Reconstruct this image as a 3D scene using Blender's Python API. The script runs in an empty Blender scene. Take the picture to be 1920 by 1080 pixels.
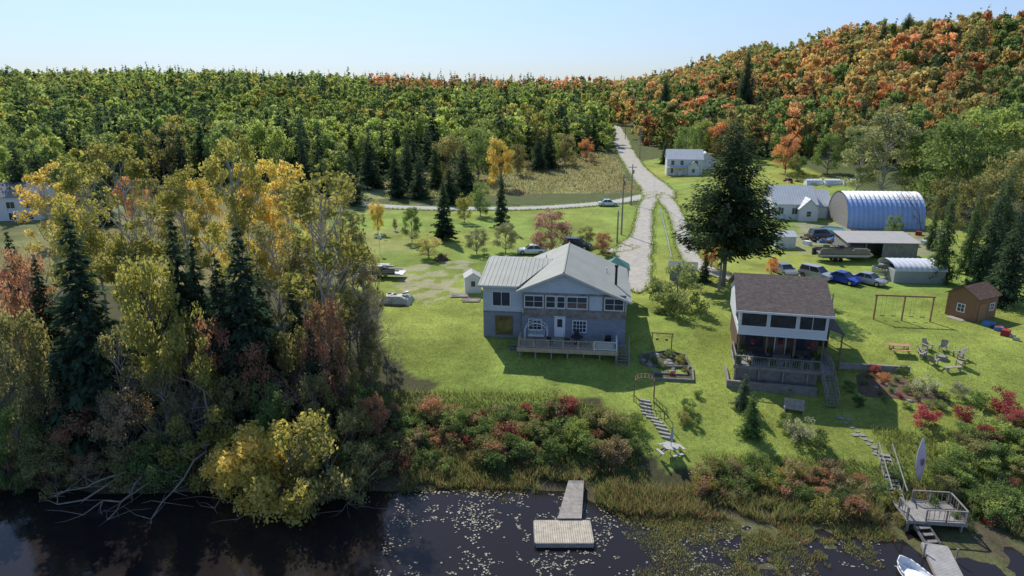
import bpy, math, random
import numpy as np
from mathutils import Vector, Matrix
random.seed(7); rng=np.random.default_rng(7)
rad=math.radians
PIT=rad(16.1); CP=math.cos(PIT); SP=math.sin(PIT); CH=24.0; FP=1280.0
WZ=-4.5
sc=bpy.context.scene; COL=sc.collection
# ---------------------------------------------------------------- terrain
def ss(t):
    t=np.clip(t,0,1); return t*t*(3-2*t)
def _hash(i,j,s):
    n=(i*374761393+j*668265263+s*1442695041)&0xffffffff
    n=((n^(n>>13))*1274126177)&0xffffffff
    return ((n^(n>>16))&0xffff)/65535.0
def vn(x,y,sc_,seed=0):
    x=np.asarray(x,float)/sc_; y=np.asarray(y,float)/sc_
    i=np.floor(x).astype(np.int64); j=np.floor(y).astype(np.int64)
    u=x-i; v=y-j; u=u*u*(3-2*u); v=v*v*(3-2*v)
    a=_hash(i,j,seed);b=_hash(i+1,j,seed);c=_hash(i,j+1,seed);d=_hash(i+1,j+1,seed)
    return (a*(1-u)+b*u)*(1-v)+(c*(1-u)+d*u)*v
def shore(x):
    return np.interp(x,[-200,-60,-20,-4,4,8,26,34,60,200],[44,44,44.5,44.8,44.3,41.2,40.2,37.5,33,20])
def h(x,y):
    x=np.asarray(x,float); y=np.asarray(y,float)
    s=y-shore(x)+0.9*(vn(x,y,3.0,5)-.5)*(np.abs(y-44)<8)
    a=np.interp(s,[-30,-3,0,2.5,9.5,15.5,20,22],[-7.5,-5.2,-4.5,-4.15,-1.9,-1.0,-0.05,0])
    b=np.interp(s,[-30,-9,-6,0,3.5,6.5,12,20,26],[-7.5,-5.1,-4.66,-4.46,-4.15,-3.1,-2.0,-1.0,0])
    w=ss((x-6)/5); z=a*(1-w)+b*w
    z=z+w*(s<1)*(s>-10)*.30*(vn(x,y,1.8,7)*.6+vn(x,y,.8,8)*.4-.5)
    base=21*ss((y-160)/500.)+3*ss(-x/250.)*ss((y-200)/350.)
    d=x-0.14*y
    hill=35*ss((d-10)/150.)*ss((y-125)/170.)
    und=(7*(vn(x,y,80,3)-.5)+6*(vn(x,y,190,4)-.55)*(x<30))*ss((y-260)/200.)
    return z+base+hill+und
_Y=np.arange(30,1400,.25)
def G(px,py):
    u=(px-960)/FP; v=(540-py)/FP
    dn=CP+v*SP; a=u/dn; b=(v*CP-SP)/dn
    Z=CH+_Y*b; H=h(_Y*a,_Y); k=np.argmax(Z<H)
    if not (Z<H).any(): k=len(_Y)-1
    y=float(_Y[k]) if k==0 else float(_Y[k-1]+.25*(Z[k-1]-H[k-1])/((Z[k-1]-H[k-1])-(Z[k]-H[k])+1e-9))
    return (y*a,y,float(h(y*a,y)))
def R(px,py,Y):
    u=(px-960)/FP; v=(540-py)/FP; dn=CP+v*SP
    return (Y*u/dn, Y, CH+Y*(v*CP-SP)/dn)
def hz(x,y): return float(h(x,y))
# ---------------------------------------------------------------- materials
def nt(name):
    m=bpy.data.materials.new(name); m.use_nodes=True; n=m.node_tree; n.nodes.clear()
    o=n.nodes.new('ShaderNodeOutputMaterial'); return m,n,o
_mc={}
def M(name,col,rough=.75,var=.25,scale=2.0,bump=.3,metal=0,rib=None,col2=None,brick=None,spec=.3):
    if name in _mc: return _mc[name]
    m,n,o=nt(name); N=n.nodes.new; L=n.links.new
    p=N('ShaderNodeBsdfPrincipled'); L(p.outputs[0],o.inputs[0])
    p.inputs['Roughness'].default_value=rough; p.inputs['Metallic'].default_value=metal
    p.inputs['Specular IOR Level'].default_value=spec
    tc=N('ShaderNodeTexCoord')
    nz=N('ShaderNodeTexNoise'); nz.inputs['Scale'].default_value=scale; nz.inputs['Detail'].default_value=8; nz.inputs['Roughness'].default_value=.65
    L(tc.outputs['Object'],nz.inputs['Vector'])
    mr=N('ShaderNodeMapRange'); mr.inputs[1].default_value=.3; mr.inputs[2].default_value=.7; L(nz.outputs[0],mr.inputs[0])
    mx=N('ShaderNodeMix'); mx.data_type='RGBA'; L(mr.outputs[0],mx.inputs[0])
    c2=col2 if col2 else tuple(min(1,c*(1+var)) for c in col)
    mx.inputs[6].default_value=(*[c*(1-var) for c in col],1); mx.inputs[7].default_value=(*c2,1)
    cout=mx.outputs[2]; hout=nz.outputs[0]
    if rib:
        ax,per,stn,dark=rib
        sx=N('ShaderNodeSeparateXYZ'); L(tc.outputs['Object'],sx.inputs[0])
        mm=N('ShaderNodeMath'); mm.operation='MULTIPLY'; mm.inputs[1].default_value=2*math.pi/per
        if ax=='D':
            ad=N('ShaderNodeMath'); ad.operation='ADD'; L(sx.outputs[0],ad.inputs[0]); L(sx.outputs[1],ad.inputs[1]); L(ad.outputs[0],mm.inputs[0])
        else: L(sx.outputs['XYZ'.index(ax)],mm.inputs[0])
        sn=N('ShaderNodeMath'); sn.operation='SINE'; L(mm.outputs[0],sn.inputs[0])
        pw=N('ShaderNodeMapRange'); pw.inputs[1].default_value=.6; pw.inputs[2].default_value=1; L(sn.outputs[0],pw.inputs[0])
        dk=N('ShaderNodeMix'); dk.data_type='RGBA'; dk.blend_type='MULTIPLY'; 
        ms=N('ShaderNodeMath'); ms.operation='MULTIPLY'; ms.inputs[1].default_value=dark; L(pw.outputs[0],ms.inputs[0]); L(ms.outputs[0],dk.inputs[0])
        L(cout,dk.inputs[6]); dk.inputs[7].default_value=(.25,.25,.25,1); cout=dk.outputs[2]
        ah=N('ShaderNodeMath'); ah.operation='MULTIPLY_ADD'; L(pw.outputs[0],ah.inputs[0]); ah.inputs[1].default_value=stn; L(nz.outputs[0],ah.inputs[2]); hout=ah.outputs[0]
    if brick:
        bw,bh,plane,bs=brick
        sx=N('ShaderNodeSeparateXYZ'); L(tc.outputs['Object'],sx.inputs[0]); cb=N('ShaderNodeCombineXYZ')
        L(sx.outputs[0],cb.inputs[0]); L(sx.outputs[2 if plane=='XZ' else 1],cb.inputs[1])
        bt=N('ShaderNodeTexBrick'); L(cb.outputs[0],bt.inputs['Vector']); bt.inputs['Scale'].default_value=1
        bt.inputs['Brick Width'].default_value=bw; bt.inputs['Row Height'].default_value=bh; bt.inputs['Mortar Size'].default_value=.012
        bt.inputs['Color1'].default_value=(1.2,1.2,1.2,1); bt.inputs['Color2'].default_value=(.75,.75,.75,1); bt.inputs['Mortar'].default_value=(.5,.5,.5,1)
        dk=N('ShaderNodeMix'); dk.data_type='RGBA'; dk.blend_type='MULTIPLY'; dk.inputs[0].default_value=bs
        L(cout,dk.inputs[6]); L(bt.outputs[0],dk.inputs[7]); cout=dk.outputs[2]
    L(cout,p.inputs['Base Color'])
    if bump>0:
        b=N('ShaderNodeBump'); b.inputs['Strength'].default_value=bump; b.inputs['Distance'].default_value=.05
        L(hout,b.inputs['Height']); L(b.outputs[0],p.inputs['Normal'])
    _mc[name]=m; return m
def leafmat(name,src):
    m,n,o=nt(name); N=n.nodes.new; L=n.links.new
    if src=='obj': s=N('ShaderNodeObjectInfo'); c=s.outputs['Color']
    else: s=N('ShaderNodeAttribute'); s.attribute_name='col'; c=s.outputs['Color']
    t=N('ShaderNodeAttribute'); t.attribute_name='tint'
    hs=N('ShaderNodeHueSaturation'); hs.inputs['Saturation'].default_value=.86
    a=N('ShaderNodeMath'); a.operation='MULTIPLY_ADD'; a.inputs[1].default_value=-.05; a.inputs[2].default_value=.524; L(t.outputs['Fac'],a.inputs[0]); L(a.outputs[0],hs.inputs['Hue'])
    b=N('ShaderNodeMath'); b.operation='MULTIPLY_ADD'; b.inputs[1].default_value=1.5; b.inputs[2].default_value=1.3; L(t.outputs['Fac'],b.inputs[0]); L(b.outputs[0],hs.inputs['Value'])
    L(c,hs.inputs['Color'])
    p=N('ShaderNodeBsdfDiffuse'); L(hs.outputs[0],p.inputs['Color'])
    tr=N('ShaderNodeBsdfTranslucent'); 
    g=N('ShaderNodeMix'); g.data_type='RGBA'; g.blend_type='MULTIPLY'; g.inputs[0].default_value=1; g.inputs[7].default_value=(1.5,1.4,.95,1); L(hs.outputs[0],g.inputs[6]); L(g.outputs[2],tr.inputs[0])
    mx=N('ShaderNodeMixShader'); mx.inputs[0].default_value=.46; L(p.outputs[0],mx.inputs[1]); L(tr.outputs[0],mx.inputs[2]); L(mx.outputs[0],o.inputs[0])
    return m
LEAF=leafmat('leaf_material','obj'); LEAFC=leafmat('forest_leaf_material','col')
BARK=M('bark_material',(.20,.18,.16),.9,.45,4,.8); BIRCH=M('birch_bark_material',(.42,.40,.36),.8,.4,5,.5); TWIG=M('twig_material',(.20,.175,.155),.9,.3,4,.3)
WHITE=M('white_paint',(.76,.77,.78),.5,.08,1.5,.1); WHITEM=M('white_trim',(.74,.74,.72),.5,.1,3,.1)
WOOD=M('weathered_wood',(.38,.33,.27),.85,.3,3,.4,rib=('D',.14,1.5,.5)); GWOOD=M('grey_wood',(.31,.29,.27),.85,.3,3,.4,rib=('D',.14,1.5,.5))
PLANKX=M('dock_planks',(.46,.41,.33),.85,.3,2.5,.4,rib=('X',.15,2,.7)); PLANKY=M('gangway_planks',(.34,.31,.28),.85,.3,2.5,.4,rib=('Y',.15,2,.7))
BROWN=M('brown_timber',(.20,.14,.10),.85,.3,3,.4); ORW=M('cedar_wood',(.34,.19,.10),.8,.25,3,.3); DARK=M('dark_paint',(.03,.03,.035),.6,.3,3,.1)
METAL=M('grey_metal',(.35,.36,.37),.4,.15,3,.1,metal=.7); BLACKM=M('black_metal',(.03,.03,.03),.4,.2,3,.1,metal=.5)
GLASS=M('window_glass',(.045,.055,.07),.06,.5,.8,.02,spec=.6)
SCREEN=M('insect_screen',(.02,.022,.025),.5,.5,1.2,.02,col2=(.07,.075,.08))
RUBBER=M('rubber',(.02,.02,.02),.8,.2,4,.1); RIM=M('alloy_rim',(.5,.5,.52),.3,.1,4,0,metal=.8)
STONE=M('field_stone',(.26,.245,.23),.85,.4,2,.8); CONC=M('concrete',(.34,.32,.29),.9,.2,2,.4)
GRAV=M('gravel_surface',(.38,.35,.30),.95,.12,.9,0,col2=(.48,.45,.395)); PAVE=M('road_surface',(.42,.41,.385),.95,.10,.5,0)
# ---------------------------------------------------------------- mesh helpers
class MB:
    def __init__(s): s.v=[];s.f=[];s.m=[]
    def add(s,vs,fs,mi=0):
        o=len(s.v); s.v+= [tuple(map(float,v)) for v in vs]; s.f+=[tuple(i+o for i in f) for f in fs]; s.m+=[mi]*len(fs); return s
    def box(s,x0,x1,y0,y1,z0,z1,mi=0):
        return s.add([(x0,y0,z0),(x1,y0,z0),(x1,y1,z0),(x0,y1,z0),(x0,y0,z1),(x1,y0,z1),(x1,y1,z1),(x0,y1,z1)],
          [(0,3,2,1),(4,5,6,7),(0,1,5,4),(1,2,6,5),(2,3,7,6),(3,0,4,7)],mi)
    def beam(s,p,q,w,t,mi=0):
        p=Vector(p);q=Vector(q);d=(q-p).normalized(); up=Vector((0,0,1)) if abs(d.z)<.95 else Vector((0,1,0))
        a=d.cross(up).normalized()*w/2; b=a.cross(d).normalized()*t/2
        vs=[p-a-b,p+a-b,p+a+b,p-a+b,q-a-b,q+a-b,q+a+b,q-a+b]
        return s.add(vs,[(0,1,2,3),(7,6,5,4),(0,4,5,1),(1,5,6,2),(2,6,7,3),(3,7,4,0)],mi)
    def tube(s,p,q,r0,r1,n=8,mi=0,cap=True):
        p=Vector(p);q=Vector(q);d=(q-p).normalized(); up=Vector((0,0,1)) if abs(d.z)<.9 else Vector((1,0,0))
        a=d.cross(up).normalized(); b=a.cross(d).normalized(); vs=[]
        for c,r in((p,r0),(q,r1)):
            for i in range(n):
                t=2*math.pi*i/n; vs.append(c+a*r*math.cos(t)+b*r*math.sin(t))
        fs=[(i,(i+1)%n,n+(i+1)%n,n+i) for i in range(n)]
        if cap: fs+=[tuple(range(n-1,-1,-1)),tuple(range(n,2*n))]
        return s.add(vs,fs,mi)
    def prism(s,pts,d,mi=0):
        n=len(pts); pts=[Vector(p) for p in pts]; d=Vector(d)
        return s.add(pts+[p+d for p in pts],[tuple(range(n-1,-1,-1)),tuple(range(n,2*n))]+[(i,(i+1)%n,n+(i+1)%n,n+i) for i in range(n)],mi)
    def loft(s,rings,mi=0,closed=True,cap=True):
        n=len(rings[0]); vs=[p for r in rings for p in r]; fs=[]
        for k in range(len(rings)-1):
            for i in range(n if closed else n-1):
                j=(i+1)%n; fs.append((k*n+i,k*n+j,(k+1)*n+j,(k+1)*n+i))
        if cap and closed: fs+=[tuple(range(n-1,-1,-1)),tuple(range((len(rings)-1)*n,len(rings)*n))]
        return s.add(vs,fs,mi)
    def mesh(s,name,mats,smooth=False):
        me=bpy.data.meshes.new(name); me.from_pydata(s.v,[],s.f)
        for m in mats: me.materials.append(m)
        me.polygons.foreach_set('material_index',s.m)
        if smooth: me.polygons.foreach_set('use_smooth',[True]*len(s.f))
        import bmesh
        bm=bmesh.new(); bm.from_mesh(me); bmesh.ops.recalc_face_normals(bm,faces=bm.faces); bm.to_mesh(me); bm.free()
        me.update(); return me
    def obj(s,name,mats,parent=None,loc=(0,0,0),rz=0,smooth=False,label=None):
        if not isinstance(mats,(list,tuple)): mats=[mats]
        return mkobj(name,s.mesh(name,mats,smooth),parent,loc,rz,label)
def boxes(name,mat,par,L_):
    for b in L_: MB().box(*b).obj(name,[mat],par)
def mkobj(name,me,parent=None,loc=(0,0,0),rz=0,label=None):
    o=bpy.data.objects.new(name,me); COL.objects.link(o); o.location=loc; o.rotation_euler=(0,0,rz)
    if parent: o.parent=parent
    if label: o['label']=label
    return o
def thing(name,label,cat,loc,rz=0,group=None):
    e=mkobj(name,None,None,loc,rz,label); e.empty_display_size=.3; e['category']=cat
    if group: e['group']=group
    return e
def tag(o,label,cat,group=None):
    o['label']=label;o['category']=cat
    if group:o['group']=group
    return o
def quadmesh(name,V,Q,mats,mi=None,tint=None,col=None):
    me=bpy.data.meshes.new(name); V=np.asarray(V,np.float32); Q=np.asarray(Q,np.int32)
    me.vertices.add(len(V)); me.vertices.foreach_set('co',V.ravel())
    me.loops.add(Q.size); me.loops.foreach_set('vertex_index',Q.ravel())
    me.polygons.add(len(Q)); me.polygons.foreach_set('loop_start',np.arange(len(Q),dtype=np.int32)*4)
    for m in mats: me.materials.append(m)
    if mi is not None: me.polygons.foreach_set('material_index',np.asarray(mi,np.int32))
    me.update(calc_edges=True)
    if tint is not None:
        a=me.attributes.new('tint','FLOAT','FACE'); a.data.foreach_set('value',np.asarray(tint,np.float32))
    if col is not None:
        a=me.attributes.new('col','FLOAT_COLOR','FACE'); c=np.ones((len(Q),4),np.float32); c[:,:3]=col; a.data.foreach_set('color',c.ravel())
    return me
# ---------------------------------------------------------------- ground sheet
def axis(segs):
    out=[]
    for a,b,s in segs: out+=list(np.arange(a,b,s))
    return np.array(out+[segs[-1][1]])
xs=axis([(-4000,-400,200),(-400,-60,5),(-60,62,.5),(62,140,2),(140,400,5),(400,4000,200)])
ys=axis([(-400,20,30),(20,32,2),(32,110,.5),(110,260,1.5),(260,700,5),(700,1200,20),(1200,5000,200)])
GX,GY=np.meshgrid(xs,ys); GZ=h(GX,GY)
def pip(X,Y,pts):
    ins=np.zeros(X.shape,bool); n=len(pts)
    for i in range(n):
        x0,y0=pts[i][:2]; x1,y1=pts[(i+1)%n][:2]
        if y0==y1: continue
        ins^=((y0>Y)!=(y1>Y))&(X<(x1-x0)*(Y-y0)/(y1-y0)+x0)
    return ins
def gp(l): return [G(*p) for p in l]
jx=GX+3*(vn(GX,GY,4,11)-.5)+1.2*(vn(GX,GY,1.5,12)-.5); jy=GY+3*(vn(GX,GY,4,13)-.5)+1.2*(vn(GX,GY,1.5,14)-.5)
C=np.zeros(GX.shape+(3,)); C[:]=(.08,.08,.04)
def paint(mask,col,blend=1.0):
    C[mask]=C[mask]*(1-blend)+np.array(col)*blend
n1=vn(GX,GY,5,21); n2=vn(GX,GY,1.4,22); n3=vn(GX,GY,14,23)
far=(GY>150); paint(far,(.10,.12,.045))
midw=(GY>84)&(GY<=150)&(GX<-20); MW=np.array([.17,.18,.07])*(.6+.8*n1[...,None]); MW[...,0]*=(.9+.4*n3); C[midw]=MW[midw]
LAWN=[(-9,53),(-8,57),(-12,64),(-17,80),(-24,92),(-34,104),(-44,125),(-36,140),(0,147),(31,150),(34,190),(40,230),(62,250),(82,215),(84,120),(75,100),(66,84),(60,60),(60,40),(30,44),(20,45.5),(12,46.5),(9.5,50),(9,54.5)]
lawn=pip(jx,jy,LAWN)
lg=np.array([.215,.305,.065]); LC=lg*(0.74+.45*n1[...,None])*(0.85+.3*n2[...,None]); LC[...,0]*=(1+.35*n3)
C[lawn]=LC[lawn]
MEAD=gp([(690,372),(1195,360),(1160,300),(1120,285),(960,285),(800,300),(690,340)])
meadow=pip(jx,jy,MEAD)
MC=np.array([.23,.21,.10])*(0.7+.6*n1[...,None]); MC[...,1]*=(.85+.35*n3); C[meadow]=MC[meadow]
fld=pip(jx,jy,gp([(240,300),(400,285),(420,320),(250,345)])); C[fld]=(.26,.21,.12)
dry=pip(jx,jy,gp([(745,500),(870,490),(880,560),(800,570),(750,545)])); k=dry&(n2>.40); paint(k,(.38,.34,.24),.65)
dry2=pip(jx,jy,gp([(660,440),(760,425),(790,470),(700,480)])); paint(dry2&(n1>.4),(.26,.26,.11),.5)
yard=pip(jx,jy,gp([(1490,420),(1600,415),(1780,430),(1780,480),(1560,470),(1480,480)])); paint(yard&(n2>.3),(.28,.26,.20),.7)
sh=(GY-shore(GX)); mud=(sh<3.2)&(sh>-60); paint(mud,(.11,.095,.06),.9); paint(mud&(GX>7)&(n2>.5),(.12,.13,.05),.7)
sl=(sh<9)&(sh>3)&(GX<9); paint(sl,(.08,.115,.04),.8)
V=np.stack([GX,GY,GZ],-1).reshape(-1,3); ny,nx=GX.shape
idx=np.arange(nx*ny).reshape(ny,nx); Q=np.stack([idx[:-1,:-1],idx[:-1,1:],idx[1:,1:],idx[1:,:-1]],-1).reshape(-1,4)
def groundmat():
    m,n,o=nt('ground_material'); N=n.nodes.new; L=n.links.new
    p=N('ShaderNodeBsdfPrincipled'); p.inputs['Roughness'].default_value=.95; p.inputs['Specular IOR Level'].default_value=.1; L(p.outputs[0],o.inputs[0])
    a=N('ShaderNodeAttribute'); a.attribute_name='gcol'; g=N('ShaderNodeNewGeometry')
    out=a.outputs['Color']; hh=None
    for s,lo,hi in((.35,.8,1.2),(2.2,.75,1.25),(9,.65,1.35)):
        z=N('ShaderNodeTexNoise'); z.inputs['Scale'].default_value=s; z.inputs['Detail'].default_value=5; z.inputs['Roughness'].default_value=.7; L(g.outputs['Position'],z.inputs['Vector'])
        r=N('ShaderNodeMapRange'); r.inputs[1].default_value=.3; r.inputs[2].default_value=.7; r.inputs[3].default_value=lo; r.inputs[4].default_value=hi; L(z.outputs[0],r.inputs[0])
        v=N('ShaderNodeVectorMath'); v.operation='SCALE'; L(out,v.inputs[0]); L(r.outputs[0],v.inputs['Scale']); out=v.outputs[0]; hh=z.outputs[0]
    L(out,p.inputs['Base Color'])
    b=N('ShaderNodeBump'); b.inputs['Strength'].default_value=.6; b.inputs['Distance'].default_value=.1; L(hh,b.inputs['Height']); L(b.outputs[0],p.inputs['Normal'])
    return m
me=quadmesh('ground',V,Q,[groundmat()]); me.polygons.foreach_set('use_smooth',[True]*len(Q))
at=me.attributes.new('gcol','FLOAT_COLOR','POINT'); cc=np.ones((len(V),4),np.float32); cc[:,:3]=C.reshape(-1,3); at.data.foreach_set('color',cc.ravel())
g=mkobj('ground',me); g['kind']='structure'
# water
m,n,o=nt('water_material'); p=n.nodes.new('ShaderNodeBsdfPrincipled'); n.links.new(p.outputs[0],o.inputs[0])
p.inputs['Base Color'].default_value=(.020,.016,.016,1); p.inputs['Roughness'].default_value=.03; p.inputs['IOR'].default_value=1.33
gg=n.nodes.new('ShaderNodeNewGeometry'); z=n.nodes.new('ShaderNodeTexNoise'); z.inputs['Scale'].default_value=2.6; z.inputs['Detail'].default_value=4; n.links.new(gg.outputs['Position'],z.inputs['Vector'])
b=n.nodes.new('ShaderNodeBump'); b.inputs['Strength'].default_value=.13; b.inputs['Distance'].default_value=.06; n.links.new(z.outputs[0],b.inputs['Height']); n.links.new(b.outputs[0],p.inputs['Normal'])
w=MB().add([(-600,-600,WZ),(600,-600,WZ),(600,60,WZ),(-600,60,WZ)],[(0,1,2,3)]).obj('water',[m]); w['kind']='structure'
# roads
def catmull(P,step=1.5):
    P=[np.array(p,float) for p in P]; P=[2*P[0]-P[1]]+P+[2*P[-1]-P[-2]]; out=[]
    for i in range(1,len(P)-2):
        n_=max(2,int(np.linalg.norm(P[i+1]-P[i])/step))
        for k in range(n_):
            t=k/n_; a,b,c,d=P[i-1],P[i],P[i+1],P[i+2]
            out.append(.5*((2*b)+(-a+c)*t+(2*a-5*b+4*c-d)*t*t+(-a+3*b-3*c+d)*t**3))
    out.append(P[-2]); return np.array(out)
EDGE=[]
def strip(name,pts,mat,off=.05,kind='structure'):
    W=catmull([(G(p[0],p[1])[0],G(p[0],p[1])[1],p[2]) for p in pts],1.0); c=W[:,:2]; w=W[:,2]
    for _ in range(6): c[1:-1]=(c[:-2]+2*c[1:-1]+c[2:])/4; w[1:-1]=(w[:-2]+2*w[1:-1]+w[2:])/4
    w=w.copy(); w[:3]*=np.array([.3,.65,.9]); w[-3:]*=np.array([.9,.65,.3])
    t=np.gradient(c,axis=0); t/=np.linalg.norm(t,axis=1)[:,None]+1e-9; nn=np.stack([-t[:,1],t[:,0]],1)
    K=9; rows=[]
    for k in range(K):
        f=k/(K-1)-.5
        ww=w*(1+(.18*(vn(c[:,0],c[:,1],5,31+k)-.5)+.16*(vn(c[:,0],c[:,1],1.7,51+k)-.5) if k in(0,K-1) else 0))
        q=c+nn*(f*ww)[:,None]; zz=h(q[:,0],q[:,1])+off+q[:,1]*.0006-(.03 if k in (0,K-1) else 0); rows.append(np.column_stack([q,zz]))
        if k in(0,K-1): EDGE.append(q)
    V=np.concatenate(rows); n_=len(c); ix=np.arange(K*n_).reshape(K,n_)
    Q=np.stack([ix[:-1,:-1],ix[1:,:-1],ix[1:,1:],ix[:-1,1:]],-1).reshape(-1,4)
    me=quadmesh(name,V,Q,[mat]); me.polygons.foreach_set('use_smooth',[True]*len(Q)); o=mkobj(name,me); o['kind']=kind; return W
RW=strip('gravel_road',[(1148,237,7),(1160,256,7),(1172,283,6.2),(1190,312,6.2),(1210,335,6.8),(1230,356,8),(1236,374,8)],GRAV,.09)
strip('country_road',[(1235,362,5),(1190,373,5),(1140,381,4.6),(1070,387,4.6),(1000,391,4.6),(900,392,4.6),(800,391,4.6),(700,386,4.6),(560,370,4.6),(400,356,5),(200,350,5),(-50,346,5)],PAVE,.055)
strip('driveway',[(1226,366,4.0),(1212,390,3.2),(1207,418,3.2),(1203,445,3.8),(1190,470,5.4),(1186,500,5.2),(1192,530,4.0),(1196,550,2.0)],GRAV,.125)
strip('driveway',[(1192,463,3),(1165,470,3),(1130,474,3)],GRAV,.11)
strip('driveway',[(1240,366,4.0),(1262,394,3.0),(1277,428,2.8),(1285,460,2.8),(1300,490,3.0),(1340,514,2.8),(1400,530,2.2),(1440,548,1.6)],GRAV,.14)
def roadx(y):
    o_=np.argsort(RW[:,1]); return np.interp(y,list(RW[o_,1])+[600],list(RW[o_,0])+[RW[o_,0][-1]+(600-RW[o_,1][-1])*.14])
YEND=float(RW[:,1].max())
# ---------------------------------------------------------------- vegetation generators
def rhomb(P,s,nrm=None,upb=.6,asp=.62):
    N=len(P); nn=rng.normal(size=(N,3)); nn[:,2]=nn[:,2]*.8+upb*rng.choice([-1,1],N)*.8
    if nrm is not None: nn+=nrm*1.2
    nn/=np.linalg.norm(nn,axis=1)[:,None]
    t=rng.normal(size=(N,3)); u=np.cross(nn,t); u/=np.linalg.norm(u,axis=1)[:,None]; v=np.cross(nn,u)
    s=np.asarray(s).reshape(-1,1)*np.ones((N,1)); return np.stack([P+u*s,P+v*s*asp,P-u*s,P-v*s*asp],1)
def tubes(segs,n=5):
    V=[];Q=[];o=0
    for p,q,r0,r1 in segs:
        p=np.array(p,float);q=np.array(q,float);d=q-p; d/=np.linalg.norm(d)+1e-9
        up=np.array([0,0,1.]) if abs(d[2])<.9 else np.array([1.,0,0]); a=np.cross(d,up);a/=np.linalg.norm(a);b=np.cross(a,d)
        th=np.arange(n)*2*np.pi/n; c=np.cos(th)[:,None]*a+np.sin(th)[:,None]*b
        V.append(p+c*r0);V.append(q+c*r1); i=np.arange(n); j=(i+1)%n
        Q.append(np.stack([o+i,o+j,o+n+j,o+n+i],1)); o+=2*n
    return np.concatenate(V),np.concatenate(Q)
def path(p,q,r0,r1,k=4,wob=.06):
    p=np.array(p,float);q=np.array(q,float);L_=np.linalg.norm(q-p); pts=[p]
    for i in range(1,k): pts.append(p+(q-p)*i/k+rng.normal(size=3)*wob*L_*.5)
    pts.append(q); return [(pts[i],pts[i+1],r0+(r1-r0)*i/k,r0+(r1-r0)*(i+1)/k) for i in range(k)]
def decid(H,Rr,nl,nleaf,leaf,clear=.25,spread=.36,r0=None,twigs=0,limbs=True):
    r0=r0 or H*.016
    segs=path((0,0,-.5),(rng.normal()*H*.03,rng.normal()*H*.03,H*.88),r0,r0*.2,6,.02)
    zc=H*(clear+(.95-clear)*rng.random(nl)**.9); q=(zc/H-clear)/(1-clear)
    prof=np.sqrt(np.clip(1-(2*np.abs(q-.42)/1.25)**2,0.04,1))
    rr=Rr*prof*(.25+.75*np.sqrt(rng.random(nl))); an=rng.random(nl)*6.283
    Cn=np.stack([rr*np.cos(an),rr*np.sin(an),zc],1); lr=Rr*spread*(.6+.8*rng.random(nl))
    if limbs:
        for c,l in zip(Cn,lr):
            z0=max(clear*H*.7,c[2]-1.1*math.hypot(c[0],c[1])-.05*H); segs+=path((0,0,min(z0,H*.8)),c,r0*.38,r0*.06,3,.12)
            for _ in range(twigs):
                e=c+rng.normal(size=3)*l*.8; segs+=[(c,e,r0*.06,r0*.02)]
    w=lr**2; w/=w.sum(); k=rng.choice(nl,nleaf,p=w)
    d=rng.normal(size=(nleaf,3)); d/=np.linalg.norm(d,axis=1)[:,None]
    r=lr[k]*(rng.random(nleaf)**.45)*(.85+.3*rng.random(nleaf)); P=Cn[k]+d*r[:,None]*np.array([1,1,.72])
    P[:,2]=np.maximum(P[:,2],.1)
    lt=rng.random(nl); tint=np.clip(.55*lt[k]+.45*rng.random(nleaf),0,1)
    return rhomb(P,leaf*(.6+.8*rng.random(nleaf)),d),tint,tubes(segs)
def spruce(H,Rr,lev,br,nleaf,leaf,droop=.28,irr=.25,pw=.85,base=.06,clump=False):
    r0=H*.014; segs=[((0,0,-.5),(0,0,H*.5),r0,r0*.55),((0,0,H*.5),(0,0,H*.98),r0*.55,r0*.08)]
    q=base+(1-base)*(np.arange(lev)/lev); ba=rng.random((lev,br))*6.283; bl=1+irr*rng.normal(size=(lev,br))
    wt=(1-q)**1.1+.03; wt/=wt.sum(); l=rng.choice(lev,nleaf,p=wt); k=rng.integers(0,br,nleaf)
    t=rng.random(nleaf)**.6; Lr=Rr*(1-q[l])**pw*bl[l,k]+.02*H*.3
    wd=.28*Lr*(1-t*.75)+.02; a=ba[l,k]; dx,dy=np.cos(a),np.sin(a)
    la=rng.normal(size=nleaf)*wd*.6
    z=q[l]*H-droop*Lr*t+rng.normal(size=nleaf)*H/lev*.22+(.12*Lr*t**3)
    P=np.stack([dx*Lr*t-dy*la,dy*Lr*t+dx*la,z],1)
    if clump: P+=rng.normal(size=P.shape)*np.array([.22,.22,.16 if clump is True else clump])
    s=(leaf*(.6+.8*rng.random(nleaf))*(.5+.5*(1-q[l])))[:,None]
    dirv=np.stack([dx-.5*dy*np.sign(la),dy+.5*dx*np.sign(la),-.35+.35*rng.normal(size=nleaf)],1); dirv/=np.linalg.norm(dirv,axis=1)[:,None]
    sd=np.stack([-dy,dx,.5*rng.normal(size=nleaf)],1); sd/=np.linalg.norm(sd,axis=1)[:,None]
    Qd=np.stack([P+dirv*s*1.2,P+sd*s*.5,P-dirv*s*1.0,P-sd*s*.5],1)
    for i in range(0,lev,max(1,lev//14)):
        for j in range(br):
            L_=Rr*(1-q[i])**pw*bl[i,j]*.85; segs.append(((0,0,q[i]*H),(math.cos(ba[i,j])*L_,math.sin(ba[i,j])*L_,q[i]*H-droop*L_*.8),r0*.22,r0*.05))
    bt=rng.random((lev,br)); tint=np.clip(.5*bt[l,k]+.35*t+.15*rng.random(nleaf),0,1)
    return Qd,tint,tubes(segs,4)
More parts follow.
